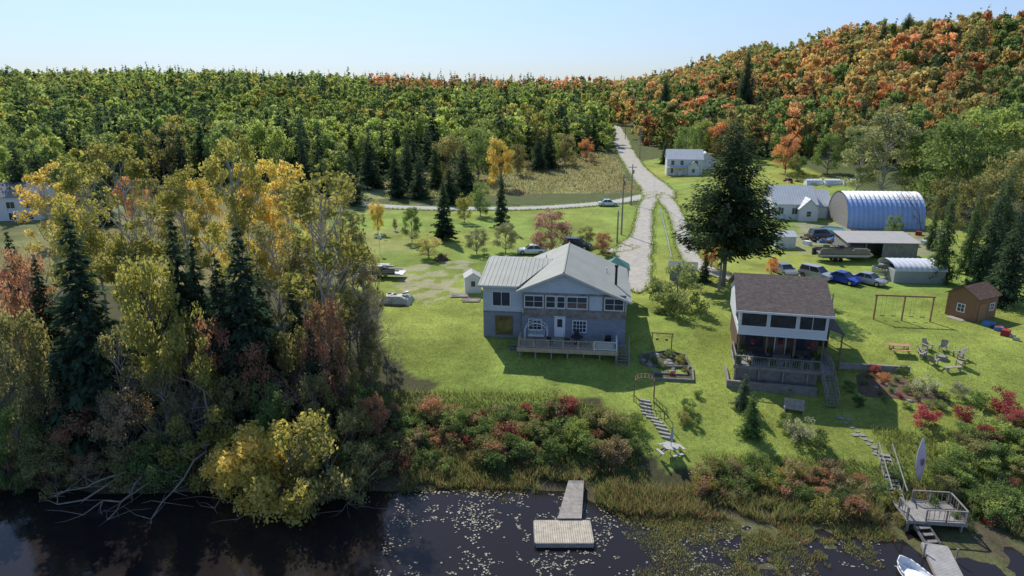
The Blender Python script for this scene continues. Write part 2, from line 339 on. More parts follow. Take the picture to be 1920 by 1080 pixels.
def bare(H,depth=5,seed=0,spread=.55):
    segs=[]
    def rec(p,d,L_,r,k):
        q=p+d*L_; segs.append((p,q,r,r*.7))
        if k==0: return
        for i in range(3 if k>1 else 4):
            nd=d+rng.normal(size=3)*spread+np.array([0,0,.12]); nd/=np.linalg.norm(nd); rec(p+d*L_*(.55+.45*rng.random()),nd,L_*(.55+.3*rng.random()),r*.55,k-1)
    rec(np.array([0,0,-.3]),np.array([rng.normal()*.08,rng.normal()*.08,1.]),H*.33,H*.011,depth); return tubes(segs,3)
def Lmesh(name,d,mat=None):
    Qd,t,_=d; n_=len(Qd); return quadmesh(name,Qd.reshape(-1,3),np.arange(n_*4).reshape(-1,4),[mat or LEAF],tint=t)
def Tmesh(name,tb,mat): return quadmesh(name,tb[0],tb[1],[mat])
def Bmesh(name,d,mats):
    Qd,t,(tv,tq)=d; n_=len(Qd); V=np.concatenate([Qd.reshape(-1,3),tv]); Q=np.concatenate([np.arange(n_*4).reshape(-1,4),tq+n_*4])
    return quadmesh(name,V,Q,mats,mi=[0]*n_+[1]*len(tq),tint=np.concatenate([t,np.full(len(tq),.5)]))
KIN={}
def reg(kind,H,fn,nv,barkm=BARK):
    L_=[]
    for i in range(nv):
        d=fn(); L_.append((Lmesh(kind+'_crown',d),Tmesh(kind+'_trunk',d[2],barkm)))
    KIN[kind]=(H,L_)
reg('maple_tree',12,lambda:decid(12,4.2,38,5600,.195,.14,spread=.31),4)
reg('birch_tree',18,lambda:decid(18,3.4,44,2900,.18,.30,spread=.26,twigs=6,r0=.17),3,BIRCH)
reg('aspen_tree',18,lambda:decid(18,4.0,48,5600,.19,.20,spread=.26,twigs=3,r0=.2),3,BIRCH)
reg('willow_bush',6,lambda:decid(6,3.6,44,6500,.155,.0,spread=.27,twigs=2,r0=.14),3)
reg('spruce_tree',12,lambda:spruce(12,2.3,34,11,8000,.27),3)
reg('pine_tree',20,lambda:spruce(20,6.2,24,9,26000,.31,droop=.03,irr=.30,pw=.58,base=.24,clump=.34),1)
reg('fir_tree',12,lambda:spruce(12,3.0,26,9,5000,.33,irr=.3,pw=.75,clump=True),2)
SHR=[Bmesh('shrub_mesh',decid(2,1.25,22,1800,.08,.02,spread=.34,r0=.03,twigs=2),[LEAF,TWIG]) for _ in range(5)]
SHT=[Bmesh('shrub_mesh',decid(2,1.1,16,520,.085,.05,spread=.42,r0=.03,twigs=9),[LEAF,TWIG]) for _ in range(2)]
BAR=[Tmesh('bare_tree_mesh',bare(8,6),TWIG) for _ in range(3)]
# colours
YG=(.165,.165,.035);YE=(.30,.24,.04);GR=(.085,.13,.038);DG=(.048,.08,.03);OL=(.13,.13,.05);OR=(.28,.14,.05);RE=(.17,.028,.03);RU=(.19,.105,.06);SPC=(.030,.055,.030);LI=(.15,.195,.045);TN=(.175,.14,.08)
NM={YG:'yellow-green',YE:'golden yellow',GR:'green',DG:'dark green',OL:'olive green',OR:'orange',RE:'red',RU:'rust brown',SPC:'dark green',LI:'light green',TN:'tan brown'}
CN=[0]
def place(kind,X,Y,H,col,where,w=1.0,group=None):
    H0,L_=KIN[kind]; cm,tm=L_[CN[0]%len(L_)]; CN[0]+=1; s=H/H0
    e=thing(kind,f"{NM.get(col,'green')} {kind.replace('_',' ')} {where}",'tree',(X,Y,hz(X,Y)),rng.random()*6.28,group)
    e.scale=(s*w,s*w,s)
    j=.85+.3*rng.random(); c=(*[q*j for q in col],1)
    t=mkobj('trunk',tm,e); k=mkobj('crown',cm,e); k.color=c; return e
def T(kind,px,Y,top,col,where,w=1.0,group=None):
    X,_,z=R(px,top,Y); return place(kind,X,Y,max(1,z-hz(X,Y)),col,where,w,group)
LW='in the shoreline wood'; GW='trees of the shoreline wood'
for a in [('spruce_tree',122,49.5,398,SPC,1.05),('spruce_tree',315,53,392,SPC,.8),('spruce_tree',62,54,480,SPC,.8),('spruce_tree',440,51.5,416,SPC,1.0),('spruce_tree',400,52,470,SPC,.9),
 ('spruce_tree',580,50,612,SPC,.9),('spruce_tree',165,48.5,560,SPC,1.0),('spruce_tree',355,55,440,SPC,.8),('spruce_tree',10,62,430,SPC,.8),('spruce_tree',480,55,500,SPC,.8),('spruce_tree',95,47.5,640,SPC,.9),
 ('spruce_tree',250,57,470,SPC,.8),('spruce_tree',545,56,520,SPC,.8),('spruce_tree',620,53,640,SPC,.8),('spruce_tree',290,50,600,SPC,.8),
 ('birch_tree',215,66,262,YG,.95),('aspen_tree',425,71,243,YG,.7),('aspen_tree',475,74,290,YE,.75),('aspen_tree',525,70,296,YE,.7),('birch_tree',592,56,300,YG,.95),('birch_tree',625,62,345,OL,.8),
 ('aspen_tree',330,80,305,YG,.75),('aspen_tree',375,84,325,YE,.75),('birch_tree',70,82,298,YE,1.0),('birch_tree',150,72,300,YG,.9),('maple_tree',135,72,372,YG,.6),('maple_tree',262,49.5,480,YG,.5),('maple_tree',335,48.5,570,YG,.5),
 ('maple_tree',35,56,462,RU,.45),('maple_tree',20,49,570,OL,.55),('birch_tree',270,84,330,OL,.9),('birch_tree',505,60,400,OL,.8),('birch_tree',545,64,380,YE,.8),('maple_tree',470,50,640,RU,.55),('aspen_tree',560,60,440,OL,.6),
 ('maple_tree',540,52,590,OL,.5),('maple_tree',60,47,690,OL,.6),('birch_tree',210,48,600,OL,.7),('maple_tree',640,52,660,OL,.55),('maple_tree',655,48,750,OL,.75),('maple_tree',425,48,700,OL,.6),('maple_tree',600,51,560,RU,.45),
 ('maple_tree',20,46.5,760,GR,.8),('birch_tree',655,62,420,OL,.6),('birch_tree',600,76,360,YG,.8),('birch_tree',680,60,500,TN,.6),('maple_tree',230,66,440,YG,.55),('maple_tree',130,46.8,740,RU,.9),('maple_tree',220,46.5,730,TN,.8),('birch_tree',300,47,680,OL,.9),('maple_tree',585,48.5,700,OL,.6),('maple_tree',500,47.5,710,GR,.6),('maple_tree',385,50,590,RU,.45),('maple_tree',690,55,640,OL,.6),('maple_tree',665,58,560,OL,.6),('birch_tree',700,64,470,OL,.5),('maple_tree',700,50,740,RU,.8)]:
    T(*a[:5],LW,a[5],GW)
for a in [('willow_bush',372,45.6,765,YG,.7),('willow_bush',470,43.4,815,(.35,.29,.05),.85),('willow_bush',540,42.8,790,(.26,.235,.045),.8),('willow_bush',610,43.6,790,OL,.75),('willow_bush',655,45.2,850,GR,.8),('willow_bush',430,44.6,815,(.32,.27,.05),.7),('willow_bush',230,45.2,840,OL,1.0),('willow_bush',90,45.2,830,OL,1.0),('willow_bush',300,45.6,810,GR,.9),('willow_bush',10,45,850,GR,1.0),('willow_bush',160,45.4,850,TN,.9)]:
    T(*a[:5],'overhanging the dark water',a[5],'waterside trees')
for px,Y,top in [(560,60,400),(665,56,480),(250,46.5,640),(345,46.8,650),(300,56,470),(640,60,470),(720,56,610),(600,49,650),(35,60,400),(60,48,600),(180,46.5,650)]:
    X,_,z=R(px,top,Y); o=mkobj('bare_tree',BAR[CN[0]%3],None,(X,Y,hz(X,Y)),rng.random()*6); CN[0]+=1; s=(z-hz(X,Y))/8; o.scale=(s*.9,s*.9,s*1.05); tag(o,'grey leafless tree with fine twigs in the wood','tree','leafless trees')
for a in [('spruce_tree',830,112,335,SPC,1.0),('spruce_tree',940,122,322,SPC,.75),('fir_tree',738,160,272,SPC,.9),('fir_tree',785,158,285,SPC,1.0),('fir_tree',868,165,262,SPC,1.0),('fir_tree',655,150,278,SPC,.9),('fir_tree',600,160,290,SPC,.9),('fir_tree',842,150,300,SPC,.9),
 ('maple_tree',870,128,362,YG,.8),('maple_tree',900,135,340,GR,.8),('maple_tree',938,175,258,YE,.7),('maple_tree',770,110,388,GR,.7),('maple_tree',705,118,372,YE,.6),('fir_tree',1030,215,235,SPC,.9),('fir_tree',1010,210,245,SPC,.9),('maple_tree',970,200,270,OL,.9),
 ('maple_tree',850,180,240,OL,.9),('maple_tree',895,190,235,GR,.9),('fir_tree',690,175,235,SPC,.9),('maple_tree',640,140,330,OL,.9),('fir_tree',555,150,300,SPC,.9),('maple_tree',520,140,330,OL,.9),('maple_tree',450,150,300,GR,.9),('maple_tree',240,130,330,OR,.9),('maple_tree',1100,235,255,OR,.9),('maple_tree',1060,225,250,OL,.9),
 ('fir_tree',760,170,250,SPC,.8),('fir_tree',815,175,262,DG,.8),('maple_tree',990,205,300,TN,.8),('maple_tree',1075,215,290,OL,.8),('maple_tree',1110,225,285,TN,.8),('maple_tree',640,120,395,OL,.7),('maple_tree',600,112,400,YG,.6),('maple_tree',680,126,400,OL,.6),('maple_tree',740,120,410,OL,.6),
 ('maple_tree',130,105,340,OL,.9),('maple_tree',90,108,352,YG,.7),('fir_tree',180,125,320,SPC,.8),('maple_tree',330,125,330,OL,.9),('fir_tree',60,140,270,SPC,.9),('fir_tree',20,135,260,SPC,.9),('maple_tree',1040,222,262,LI,.8),('maple_tree',925,190,300,OL,.7),('maple_tree',660,90,470,OL,.7),('maple_tree',640,84,480,RU,.6)]:
    T(*a[:5],'beside the meadow',a[5],'trees around the meadow')
for a in [('maple_tree',1035,103,392,(.17,.10,.09),1.2),('maple_tree',893,102,428,(.14,.15,.09),1.2),('maple_tree',948,103,418,(.14,.15,.09),1.1),('maple_tree',803,99,440,(.26,.25,.10),1.4),('maple_tree',1100,108,424,OL,1.3),('willow_bush',1273,74,499,(.11,.14,.05),1.0),('maple_tree',1130,102,436,RU,1.3)]:
    T(*a[:5],'standing on the lawn',a[5])
e=T('pine_tree',1383,84,228,(.034,.056,.028),'towering over the driveway',1.0)
T('fir_tree',1325,86,470,SPC,'beside the driveway',.8); T('maple_tree',1338,92,445,OR,'beside the driveway',.8)
T('fir_tree',1415,49.5,732,(.055,.11,.03),'small, on the sloping lawn',.85); T('fir_tree',1400,53,700,(.06,.09,.05),'small, beside the deck',1.0)
for a in [('fir_tree',1795,86,330,DG,.42),('fir_tree',1845,90,340,DG,.42),('fir_tree',1885,82,330,SPC,.5),('fir_tree',1920,76,380,SPC,.7),('fir_tree',1905,95,300,DG,.55),('fir_tree',1760,105,375,DG,.45),
 ('aspen_tree',1675,150,205,(.15,.17,.085),1.35),('aspen_tree',1625,155,230,(.15,.17,.085),1.2),('maple_tree',1680,112,402,GR,.9),('maple_tree',1820,130,225,GR,1.0),('maple_tree',1870,135,200,LI,1.0),('maple_tree',1760,150,215,GR,1.0),('maple_tree',1745,118,420,OL,.9),('maple_tree',1900,115,280,OL,.9),
 ('maple_tree',1840,110,330,OL,.8),('maple_tree',1785,125,320,OL,.8),('maple_tree',1480,190,250,OR,.9),('maple_tree',1290,212,235,GR,.8),('maple_tree',1320,230,225,LI,.9),('maple_tree',1360,225,218,OR,.9),('fir_tree',1250,225,255,SPC,.8),('maple_tree',1450,88,480,OR,.7),('maple_tree',1560,185,250,GR,1),('maple_tree',1500,180,285,GR,.9),('pine_tree',1405,300,95,SPC,.5),('pine_tree',1705,330,24,SPC,.7),('pine_tree',1660,335,40,SPC,.55),('pine_tree',1250,330,140,SPC,.5),('pine_tree',1820,320,40,SPC,.55),('pine_tree',1890,300,50,SPC,.55),('pine_tree',1600,300,95,SPC,.5),('pine_tree',1500,280,130,SPC,.5),('pine_tree',1760,250,125,SPC,.5),('pine_tree',1745,330,32,SPC,.6)]:
    T(*a[:5],'at the foot of the hill' if a[0]!='pine_tree' else 'rising above the hillside maples',a[5],'trees at the foot of the hill')
for px,Y,top in [(1745,120,330),(1735,125,350),(1770,112,380)]:
    X,_,z=R(px,top,Y); o=mkobj('bare_tree',BAR[0],None,(X,Y,hz(X,Y)),rng.random()*6); s=(z-hz(X,Y))/8; o.scale=(s,s,s); tag(o,'grey leafless tree beside the metal sheds','tree','leafless trees')
def rpoly(pts,n_):
    xs_=[p[0] for p in pts]; ys_=[p[1] for p in pts]; out=[]
    while len(out)<n_:
        x=random.uniform(min(xs_),max(xs_)); y=random.uniform(min(ys_),max(ys_))
        if pip(np.array([x]),np.array([y]),pts)[0]: out.append((x,y))
    return out
def shrub(X,Y,H,col,lab,grp,meshes=None,w=1.0):
    L_=meshes or SHR; o=mkobj('shrub',L_[random.randrange(len(L_))],None,(X,Y,hz(X,Y)-.05),random.random()*6.28)
    s=H/2; o.scale=(s*w,s*w,s); j=.8+.4*random.random(); o.color=(*[q*j for q in col],1); tag(o,lab,'shrub',grp); return o
def shrubs(pts,n_,pal,h0,h1,lab,grp,w=1.15):
    for x,y in rpoly(pts,n_):
        X,Y,_=G(x,y); c=random.choice(pal); hh=random.uniform(h0,h1)*(.75 if c==RE else 1); shrub(X,Y,hh,c,f"{NM.get(c,'green')} {lab}",grp,None if random.random()<.65 else SHT,w)
shrubs([(735,775),(1120,765),(1185,790),(1195,860),(1000,880),(735,890)],150,[GR,GR,GR,OL,DG,GR,LI,RU,GR,RE,OL,GR,RU,RE,TN,OL],.8,1.8,'leafy shrub on the grassy bank','shrubs on the bank',1.0)
shrubs([(1310,890),(1480,875),(1640,900),(1690,955),(1560,975),(1400,945),(1310,935)],64,[OL,GR,RU,GR,TN,YG,DG,GR],.7,1.5,'leafy shrub on the shore bank','shrubs on the shore bank')
shrubs([(1800,800),(1925,770),(1925,990),(1840,985),(1770,900)],54,[GR,GR,LI,GR,GR,OL,LI,RE],.9,1.6,'leafy shrub beside the boardwalk','shrubs beside the boardwalk')
shrubs([(640,740),(735,770),(735,900),(640,930)],24,[GR,OL,GR,YG,RU],1.2,2.4,'leafy shrub at the wood edge','shrubs at the wood edge')
shrubs([(0,800),(640,815),(640,915),(0,912)],40,[GR,GR,OL,TN,RU],1.2,2.2,'leafy shrub above the water','shrubs above the water')
for px,py,H,c in [(1735,800,1.5,RE),(1800,790,1.2,RE),(1880,770,1.6,RE),(1655,715,.8,OR),(1733,735,1.3,(.2,.22,.15)),(1795,745,1.1,(.2,.22,.15)),(1690,700,.7,GR),(1720,748,.6,OL),(1760,765,.7,GR),(1640,700,.7,RE),(1700,765,.5,GR),(1830,760,1.2,GR),(1500,825,1.6,(.17,.18,.12)),(1470,800,1.0,GR),(1530,840,1.3,GR),(1670,735,.5,GR),(1710,715,.6,LI),(1650,740,.4,OL),(1750,735,.6,GR),(1620,720,.5,GR),(1680,715,.5,GR),(1700,735,.6,GR),(1735,760,.5,LI),(1660,752,.5,GR),(1630,708,.5,OL),(1770,750,.7,GR),(1685,745,.4,RE),(1725,722,.5,OL),
   (1290,770,.9,GR),(1280,790,.8,OL),(1300,800,.7,GR),(1240,690,.6,GR),(1275,680,.7,YG),(1260,705,.4,RE),(1225,680,.6,GR),(1285,700,.5,OL),(1255,670,.7,GR),(1590,735,.9,GR),(1610,760,.8,DG),(1440,715,.6,GR),(1480,720,.4,RE),(1520,728,.5,GR),(1400,718,.5,GR),(1340,890,1.1,OL),(1420,880,1.2,GR),(1310,745,.6,GR),(1900,800,1.4,RE),(1850,830,1.2,RE),(1195,800,1.0,GR),(1670,900,1.2,GR),(1740,960,1.0,GR),(1690,985,.8,OL),(1800,990,1.0,GR),(1770,930,1.3,OL),(1655,930,1.2,GR)]:
    X,Y,_=G(px,py); shrub(X,Y,H*1.15,c,f"{NM.get(c,'silvery')} garden shrub beside the lawn",'garden shrubs')
# forest
fx=[];fy=[]
for s,y0,y1 in((5.6,95,330),(6.2,330,560),(9,560,800)):
    gx,gy=np.meshgrid(np.arange(-800,700,s),np.arange(y0,y1,s)); gx=gx+rng.random(gx.shape)*s*1.1; gy=gy+rng.random(gy.shape)*s*1.1; fx.append(gx.ravel());fy.append(gy.ravel())
fx=np.concatenate(fx);fy=np.concatenate(fy)
rx=fx-roadx(fy)
eL=np.interp(fx,[-300,-150,-90,-50,-20,10,40,60],[100,118,155,182,210,238,262,300]); eR=np.interp(fx,[40,58,64,72,90,105,115,300],[330,262,228,212,205,172,145,118])
ok=((rx<-6)&(fy>eL))|((rx>8)&(fy>eR)&((fy<480)|((fx/fy<.36)&(fy<760))))|((np.abs(rx)<=14)&(fy>YEND+6)&(fy<700)); ok&=(np.abs(fx)<fy*.79+20)
ok&=~((fx>-95)&(fx<-60)&(fy>150)&(fy<178))
fx=fx[ok];fy=fy[ok];rx=rx[ok]; od=np.argsort(fx**2+fy**2); fx=fx[od];fy=fy[od];rx=rx[od]
fz=h(fx,fy); right=rx>0; nf=len(fx); u=rng.random(nf); u2=np.clip(vn(fx,fy,30,41)*.7+.25*vn(fx,fy,110,47)+.75*(rng.random(nf)-.5),0,1)
isp=np.where(right,u<.12,u<.14+.42*(vn(fx,fy,40,42)>.48)); 
palL=np.array([GR,LI,LI,GR,(.13,.175,.05),LI,YG,LI,(.14,.175,.05),OL]);palR=np.array([GR,GR,OL,(.18,.16,.06),(.25,.14,.055),(.23,.18,.065),(.15,.15,.05),(.26,.15,.055),(.27,.20,.065),(.25,.12,.05)])
palF=np.array([OR,RU,OR,YG,OL,OR,(.25,.12,.05),RU,GR,OL])
iu=(u2*9.99).astype(int); FC=np.where(right[:,None],palR[iu],palL[iu]); fo=(fy>480)&(fx/fy>-.20)&(~right); FC[fo]=palF[iu[fo]]
lowr=right&(fz<12); FC[lowr&(rng.random(nf)<.45)]=GR
FC[isp]=SPC; FC*=(.78+.5*rng.random(nf))[:,None]
FH=np.where(isp,9+11*rng.random(nf)**1.2,6.5+9*rng.random(nf))*(.8+.4*vn(fx,fy,50,49))
WF=np.where(isp,.6+.4*rng.random(nf),.6+.6*rng.random(nf))
NI=210
MID_D=[Bmesh('broadleaf_mesh',decid(12,3.7,20,1900,.32,.06,spread=.38),[LEAF,BARK]) for _ in range(4)]
MID_S=[Bmesh('spruce_mesh',spruce(12,2.4,18,8,1500,.48),[LEAF,BARK]) for _ in range(3)]
for i in range(NI):
    sp=bool(isp[i]); me=random.choice(MID_S if sp else MID_D); kn='spruce_tree' if sp else ('maple_tree' if right[i] else 'aspen_tree')
    o=mkobj(kn,me,None,(fx[i],fy[i],fz[i]),rng.random()*6.28); s=FH[i]/12; w_=WF[i]; o.scale=(s*w_,s*w_,s); o.color=(*FC[i],1)
    tag(o,('dark green spruce at the front edge of the forest' if sp else ('autumn maple at the foot of the wooded hill' if right[i] else 'green and yellow aspen at the edge of the forest')),'tree','trees at the forest edge')
def lod(dn,ds,nv):
    return [decid(12,rng.uniform(2.9,4.0),n_,dn[0],dn[1],.02,spread=.38,limbs=False) for n_ in [15]*nv],[spruce(12,2.2,11,7,ds[0],ds[1]) for _ in range(nv)]
LO=[lod((850,.45),(580,.58),6),lod((460,.60),(300,.80),8),lod((210,.90),(140,1.1),6)]
VV=[];TT=[];CC=[]
dist=np.hypot(fx,fy); lv=np.where(dist<265,0,np.where(dist<430,1,2))
for L_ in range(3):
    for sp in (0,1):
        for vi,d in enumerate(LO[L_][sp]):
            nv=len(LO[L_][sp]); sel=np.where((lv==L_)&(isp==bool(sp))&(np.arange(nf)%nv==vi)&(np.arange(nf)>=NI))[0]
            if len(sel)==0: continue
            Qd=d[0]; nq=len(Qd); a=rng.random(len(sel))*6.283; s=FH[sel]/12; w_=np.maximum(s,.8)*WF[sel]
            ca,sa=np.cos(a)*w_,np.sin(a)*w_; P=Qd.reshape(-1,3)
            X=P[None,:,0]*ca[:,None]-P[None,:,1]*sa[:,None]+fx[sel][:,None]; Y=P[None,:,0]*sa[:,None]+P[None,:,1]*ca[:,None]+fy[sel][:,None]; Z=P[None,:,2]*s[:,None]+fz[sel][:,None]
            VV.append(np.stack([X,Y,Z],-1).reshape(-1,3)); TT.append(np.tile(d[1],len(sel))); CC.append(np.repeat(FC[sel],nq,axis=0))
VV=np.concatenate(VV); TT=np.concatenate(TT); CC=np.concatenate(CC)
me=quadmesh('forest',VV,np.arange(len(VV)).reshape(-1,4),[LEAFC],tint=TT,col=CC); fo_=mkobj('forest',me); fo_['kind']='stuff'; fo_['label']='mixed autumn forest covering the hills'; fo_['category']='forest'
# reeds, grasses
def blades(name,P,hts,cols,lab,lean=.35,wd=.03):
    n_=len(P); a=rng.random(n_)*6.283; d=np.stack([np.cos(a),np.sin(a),np.zeros(n_)],1)*wd; ln=rng.normal(size=(n_,3))*lean*hts[:,None]; ln[:,2]=hts
    Qd=np.stack([P-d,P+d,P+ln+d*.3,P+ln-d*.3],1).reshape(-1,3)
    me=quadmesh(name,Qd,np.arange(n_*4).reshape(-1,4),[LEAFC],tint=rng.random(n_),col=cols); o=mkobj(name,me); o['kind']='stuff'; o['label']=lab; o['category']='grass'
TBX,TBY,_=G(1257,852)
pal=np.array([(.10,.12,.04),(.14,.12,.06),(.07,.10,.032),(.15,.095,.055),(.09,.12,.036)])
N_=150000; X=rng.uniform(-12,40,N_); s_=rng.uniform(-7.5,4.4,N_); Y=shore(X)+s_
dn=vn(X,Y,1.6,61)*.6+.3*vn(X,Y,5,62)+.3*vn(X,Y,.6,64); thr=np.where(s_>-.3,.54,np.where(X>7.5,.60+.012*np.abs(s_),.62+.12*np.abs(s_)))
keep=(dn>thr)&~((X>2.2)&(X<6.0)&(Y<45))&~((X>1.0)&(X<6.5)&(Y<41))&~((X>25.5)&(X<31)&(Y<42.3))&~((X>23.4)&(X<28.5)&(Y<38.5))&(np.hypot(X-TBX,Y-TBY+1)>2.4); X=X[keep];Y=Y[keep];s_=s_[keep]
Z=np.maximum(h(X,Y),WZ-.15); ci=np.clip((vn(X,Y,2.2,63)*5+rng.normal(size=len(X))*.9).astype(int),0,4)
blades('reed_bed',np.stack([X,Y,Z],1),(.25+.75*rng.random(len(X))*(.4+.9*vn(X,Y,2.5,66)))*np.where(s_<0,.38,1),pal[ci],'tall reeds and sedge along the muddy shore',.4,.024)
N_=70000; X=rng.uniform(-60,60,N_); Y=shore(X)+rng.uniform(2.0,11,N_); keep=((X<9.5))|(X>29)|(Y-shore(X)<6.5); keep&=(np.hypot(X-TBX,Y-TBY+1)>2.4); X=X[keep];Y=Y[keep]; Z=h(X,Y)
blades('bank_grass',np.stack([X,Y,Z],1),.12+.4*rng.random(len(X)),np.array([(.09,.125,.03),(.12,.12,.05),(.07,.105,.028)])[rng.integers(0,3,len(X))],'rough grass and weeds on the bank')
N_=70000; X=rng.uniform(-30,62,N_); Y=rng.uniform(47,78,N_); keep=pip(X,Y,[(-9,53),(-8,57),(-12,64),(-17,80),(62,80),(60,40),(30,44),(12,46.5),(9,54.5)]); X=X[keep];Y=Y[keep]; Z=h(X,Y)-.02
cl=np.array([.135,.20,.042])*(0.6+.6*rng.random((len(X),1)))*(.8+.4*vn(X,Y,4,21))[:,None]
blades('lawn_grass',np.stack([X,Y,Z],1),.04+.08*rng.random(len(X)),cl,'mown green lawn grass',.5,.03)
EP=np.concatenate(EDGE); EP=EP[(EP[:,1]<330)]; EP=np.repeat(EP,30,axis=0)+rng.normal(size=(len(EP)*30,2))*.28
blades('verge_grass',np.column_stack([EP,h(EP[:,0],EP[:,1])+.06]),.12+.25*rng.random(len(EP)),np.array([.12,.165,.045])*(.6+.7*rng.random((len(EP),1))),'rough grass along the gravel edges',.5,.06)
N_=16000; X=rng.uniform(-30,45,N_); Y=rng.uniform(150,260,N_); keep=pip(X,Y,MEAD); X=X[keep];Y=Y[keep]; Z=h(X,Y)
blades('meadow_grass',np.stack([X,Y,Z],1),.3+.4*rng.random(len(X)),np.array([(.17,.145,.07),(.13,.12,.055),(.11,.13,.045)])[rng.integers(0,3,len(X))],'dry brown and green meadow grass',.4,.14)
# lily pads
mb=MB(); PADM=M('lily_pad',(.17,.18,.11),.5,.4,1.5,.1,col2=(.40,.37,.30))
cnt=0
while cnt<2100:
    q_=random.random()
    x=random.uniform(-8.5,6.8) if q_<.62 else random.uniform(6.5,24); y=random.uniform(34,44.5)
    if 1.2<x<5.5 and 37.6<y<40.7: continue
    if y>shore(x)-.2 or float(vn(x,y,2.4,71))*.45+float(vn(x,y,.5,72))*.5+float(vn(x,y,.9,73))*.3<.58+max(0,abs(x+1)-6)*.004+max(0,38-y)*.03: continue
    r=random.uniform(.025,.08); a0=random.random()*6.28; zz=WZ+.012+random.random()*.02; tl=random.uniform(-.25,.25)
    mb.add([(x,y,zz)]+[(x+r*math.cos(a0+k*5.9/7),y+r*math.sin(a0+k*5.9/7),zz+.006+tl*r*math.cos(k)) for k in range(8)],[(0,k,k+1) for k in range(1,8)]); cnt+=1
o=mb.obj('lily_pads',[PADM]); o['kind']='stuff'; o['label']='scattered pale lily pads floating on dark water'; o['category']='water plants'
# dead wood
DEADW=M('dead_wood',(.26,.23,.20),.9,.3,3,.5)
for (a,b_,r) in [((-32.5,42.6,-4.4),(-22.5,45.5,-1.2),.14),((-30,41.5,-4.5),(-24.5,46,-2.4),.10),((-25,41.0,-4.5),(-22.5,45,-1.5),.09),((-28,40.9,-4.5),(-27,44,-3),.07),((-33,43,-4.0),(-28,44,-2.6),.08),((-21,42,-4.3),(-20,46,-1.8),.07),((-24,47,3.2),(-20.5,46,-.9),.13),((-19,41,-4.5),(-15,43.5,-3),.07),((-12,42,-4.5),(-10,45,-3),.05)]:
    sg=path(a,b_,r*.4,r,5,.07)
    for k in range(14):
        p_,q_,r1,r2=sg[k%5]; e_=p_+rng.normal(size=3)*np.array([1.5,1.0,.7]); e_[2]=max(e_[2],WZ-.05); sg+=path(p_,e_,r*.3,r*.07,2,.15)
    o=mkobj('fallen_branch',Tmesh('fallen_branch',tubes(sg,5),DEADW)); tag(o,'bleached dead branch leaning into the water','branch','fallen branches at the shore')

# ---------------------------------------------------------------- building parts
def win(par,cx,y,z0,w,hh,nx=1,nz=1,rz=0,fm=None,gm=None,ft=.09,name='window',lab=None):
    g_=MB().box(-w/2,w/2,-.02,.0,0,hh).obj(name,[gm or GLASS],par,(cx,y,z0),rz,label=lab)
    f=MB(); f.box(-w/2-ft,-w/2,-.07,.0,-ft,hh+ft); f.box(w/2,w/2+ft,-.07,0,-ft,hh+ft); f.box(-w/2,w/2,-.07,0,hh,hh+ft); f.box(-w/2,w/2,-.09,0,-ft,0)
    for i in range(1,nx): x=-w/2+w*i/nx; f.box(x-.025,x+.025,-.05,-.021,0,hh)
    for i in range(1,nz): zz=hh*i/nz; f.box(-w/2,w/2,-.045,-.022,zz-.02,zz+.02)
    f.obj('frame',[fm or WHITEM],g_); return g_
def door(par,cx,y,z0,w=.9,hh=2.05,mat=WHITE,rz=0,lite=True):
    b=MB(); b.box(-w/2,w/2,-.05,0,0,hh)
    d=b.obj('door',[mat],par,(cx,y,z0),rz)
    if lite: MB().box(-w*.28,w*.28,-.065,-.051,hh*.5,hh*.9).obj('window',[GLASS],d)
    MB().tube((w*.38,-.1,hh*.48),(w*.38,-.05,hh*.48),.035,.035,6).obj('handle',[METAL],d)
    MB().box(-w/2-.09,-w/2,-.07,0,0,hh+.09).box(w/2,w/2+.09,-.07,0,0,hh+.09).box(-w/2,w/2,-.07,0,hh,hh+.09).obj('frame',[WHITEM],d); return d
def slab(b,pts,t=.1,mi=0): b.prism(pts,(0,0,t),mi)
def railing(par,p,q,H=.95,mat=WOOD,bal=.14,post=1.6,name='railing',lattice=False):
    p=Vector(p);q=Vector(q);L_=(q-p).length;n_=max(1,round(L_/post));b=MB()
    for i in range(n_+1):
        c=p+(q-p)*i/n_; b.beam(c,c+Vector((0,0,H)),.09,.09)
    b.beam(p+Vector((0,0,H+.02)),q+Vector((0,0,H+.02)),.12,.04); b.beam(p+Vector((0,0,.1)),q+Vector((0,0,.1)),.05,.06)
    d=(q-p).normalized()
    if lattice:
        k=int(L_/.16)
        for i in range(k):
            for sg in(1,-1):
                a=p+d*(i*.16)+Vector((0,0,.13 if sg>0 else H-.04)); e_=a+d*(H-.17)*.8+Vector((0,0,sg*(H-.17)))
                if (e_-p).dot(d)<L_: b.beam(a,e_,.012,.035)
    else:
        k=int(L_/bal)
        for i in range(k): c=p+d*(i+.5)*L_/k; b.beam(c+Vector((0,0,.12)),c+Vector((0,0,H)),.03,.03)
    return b.obj(name,[mat],par)
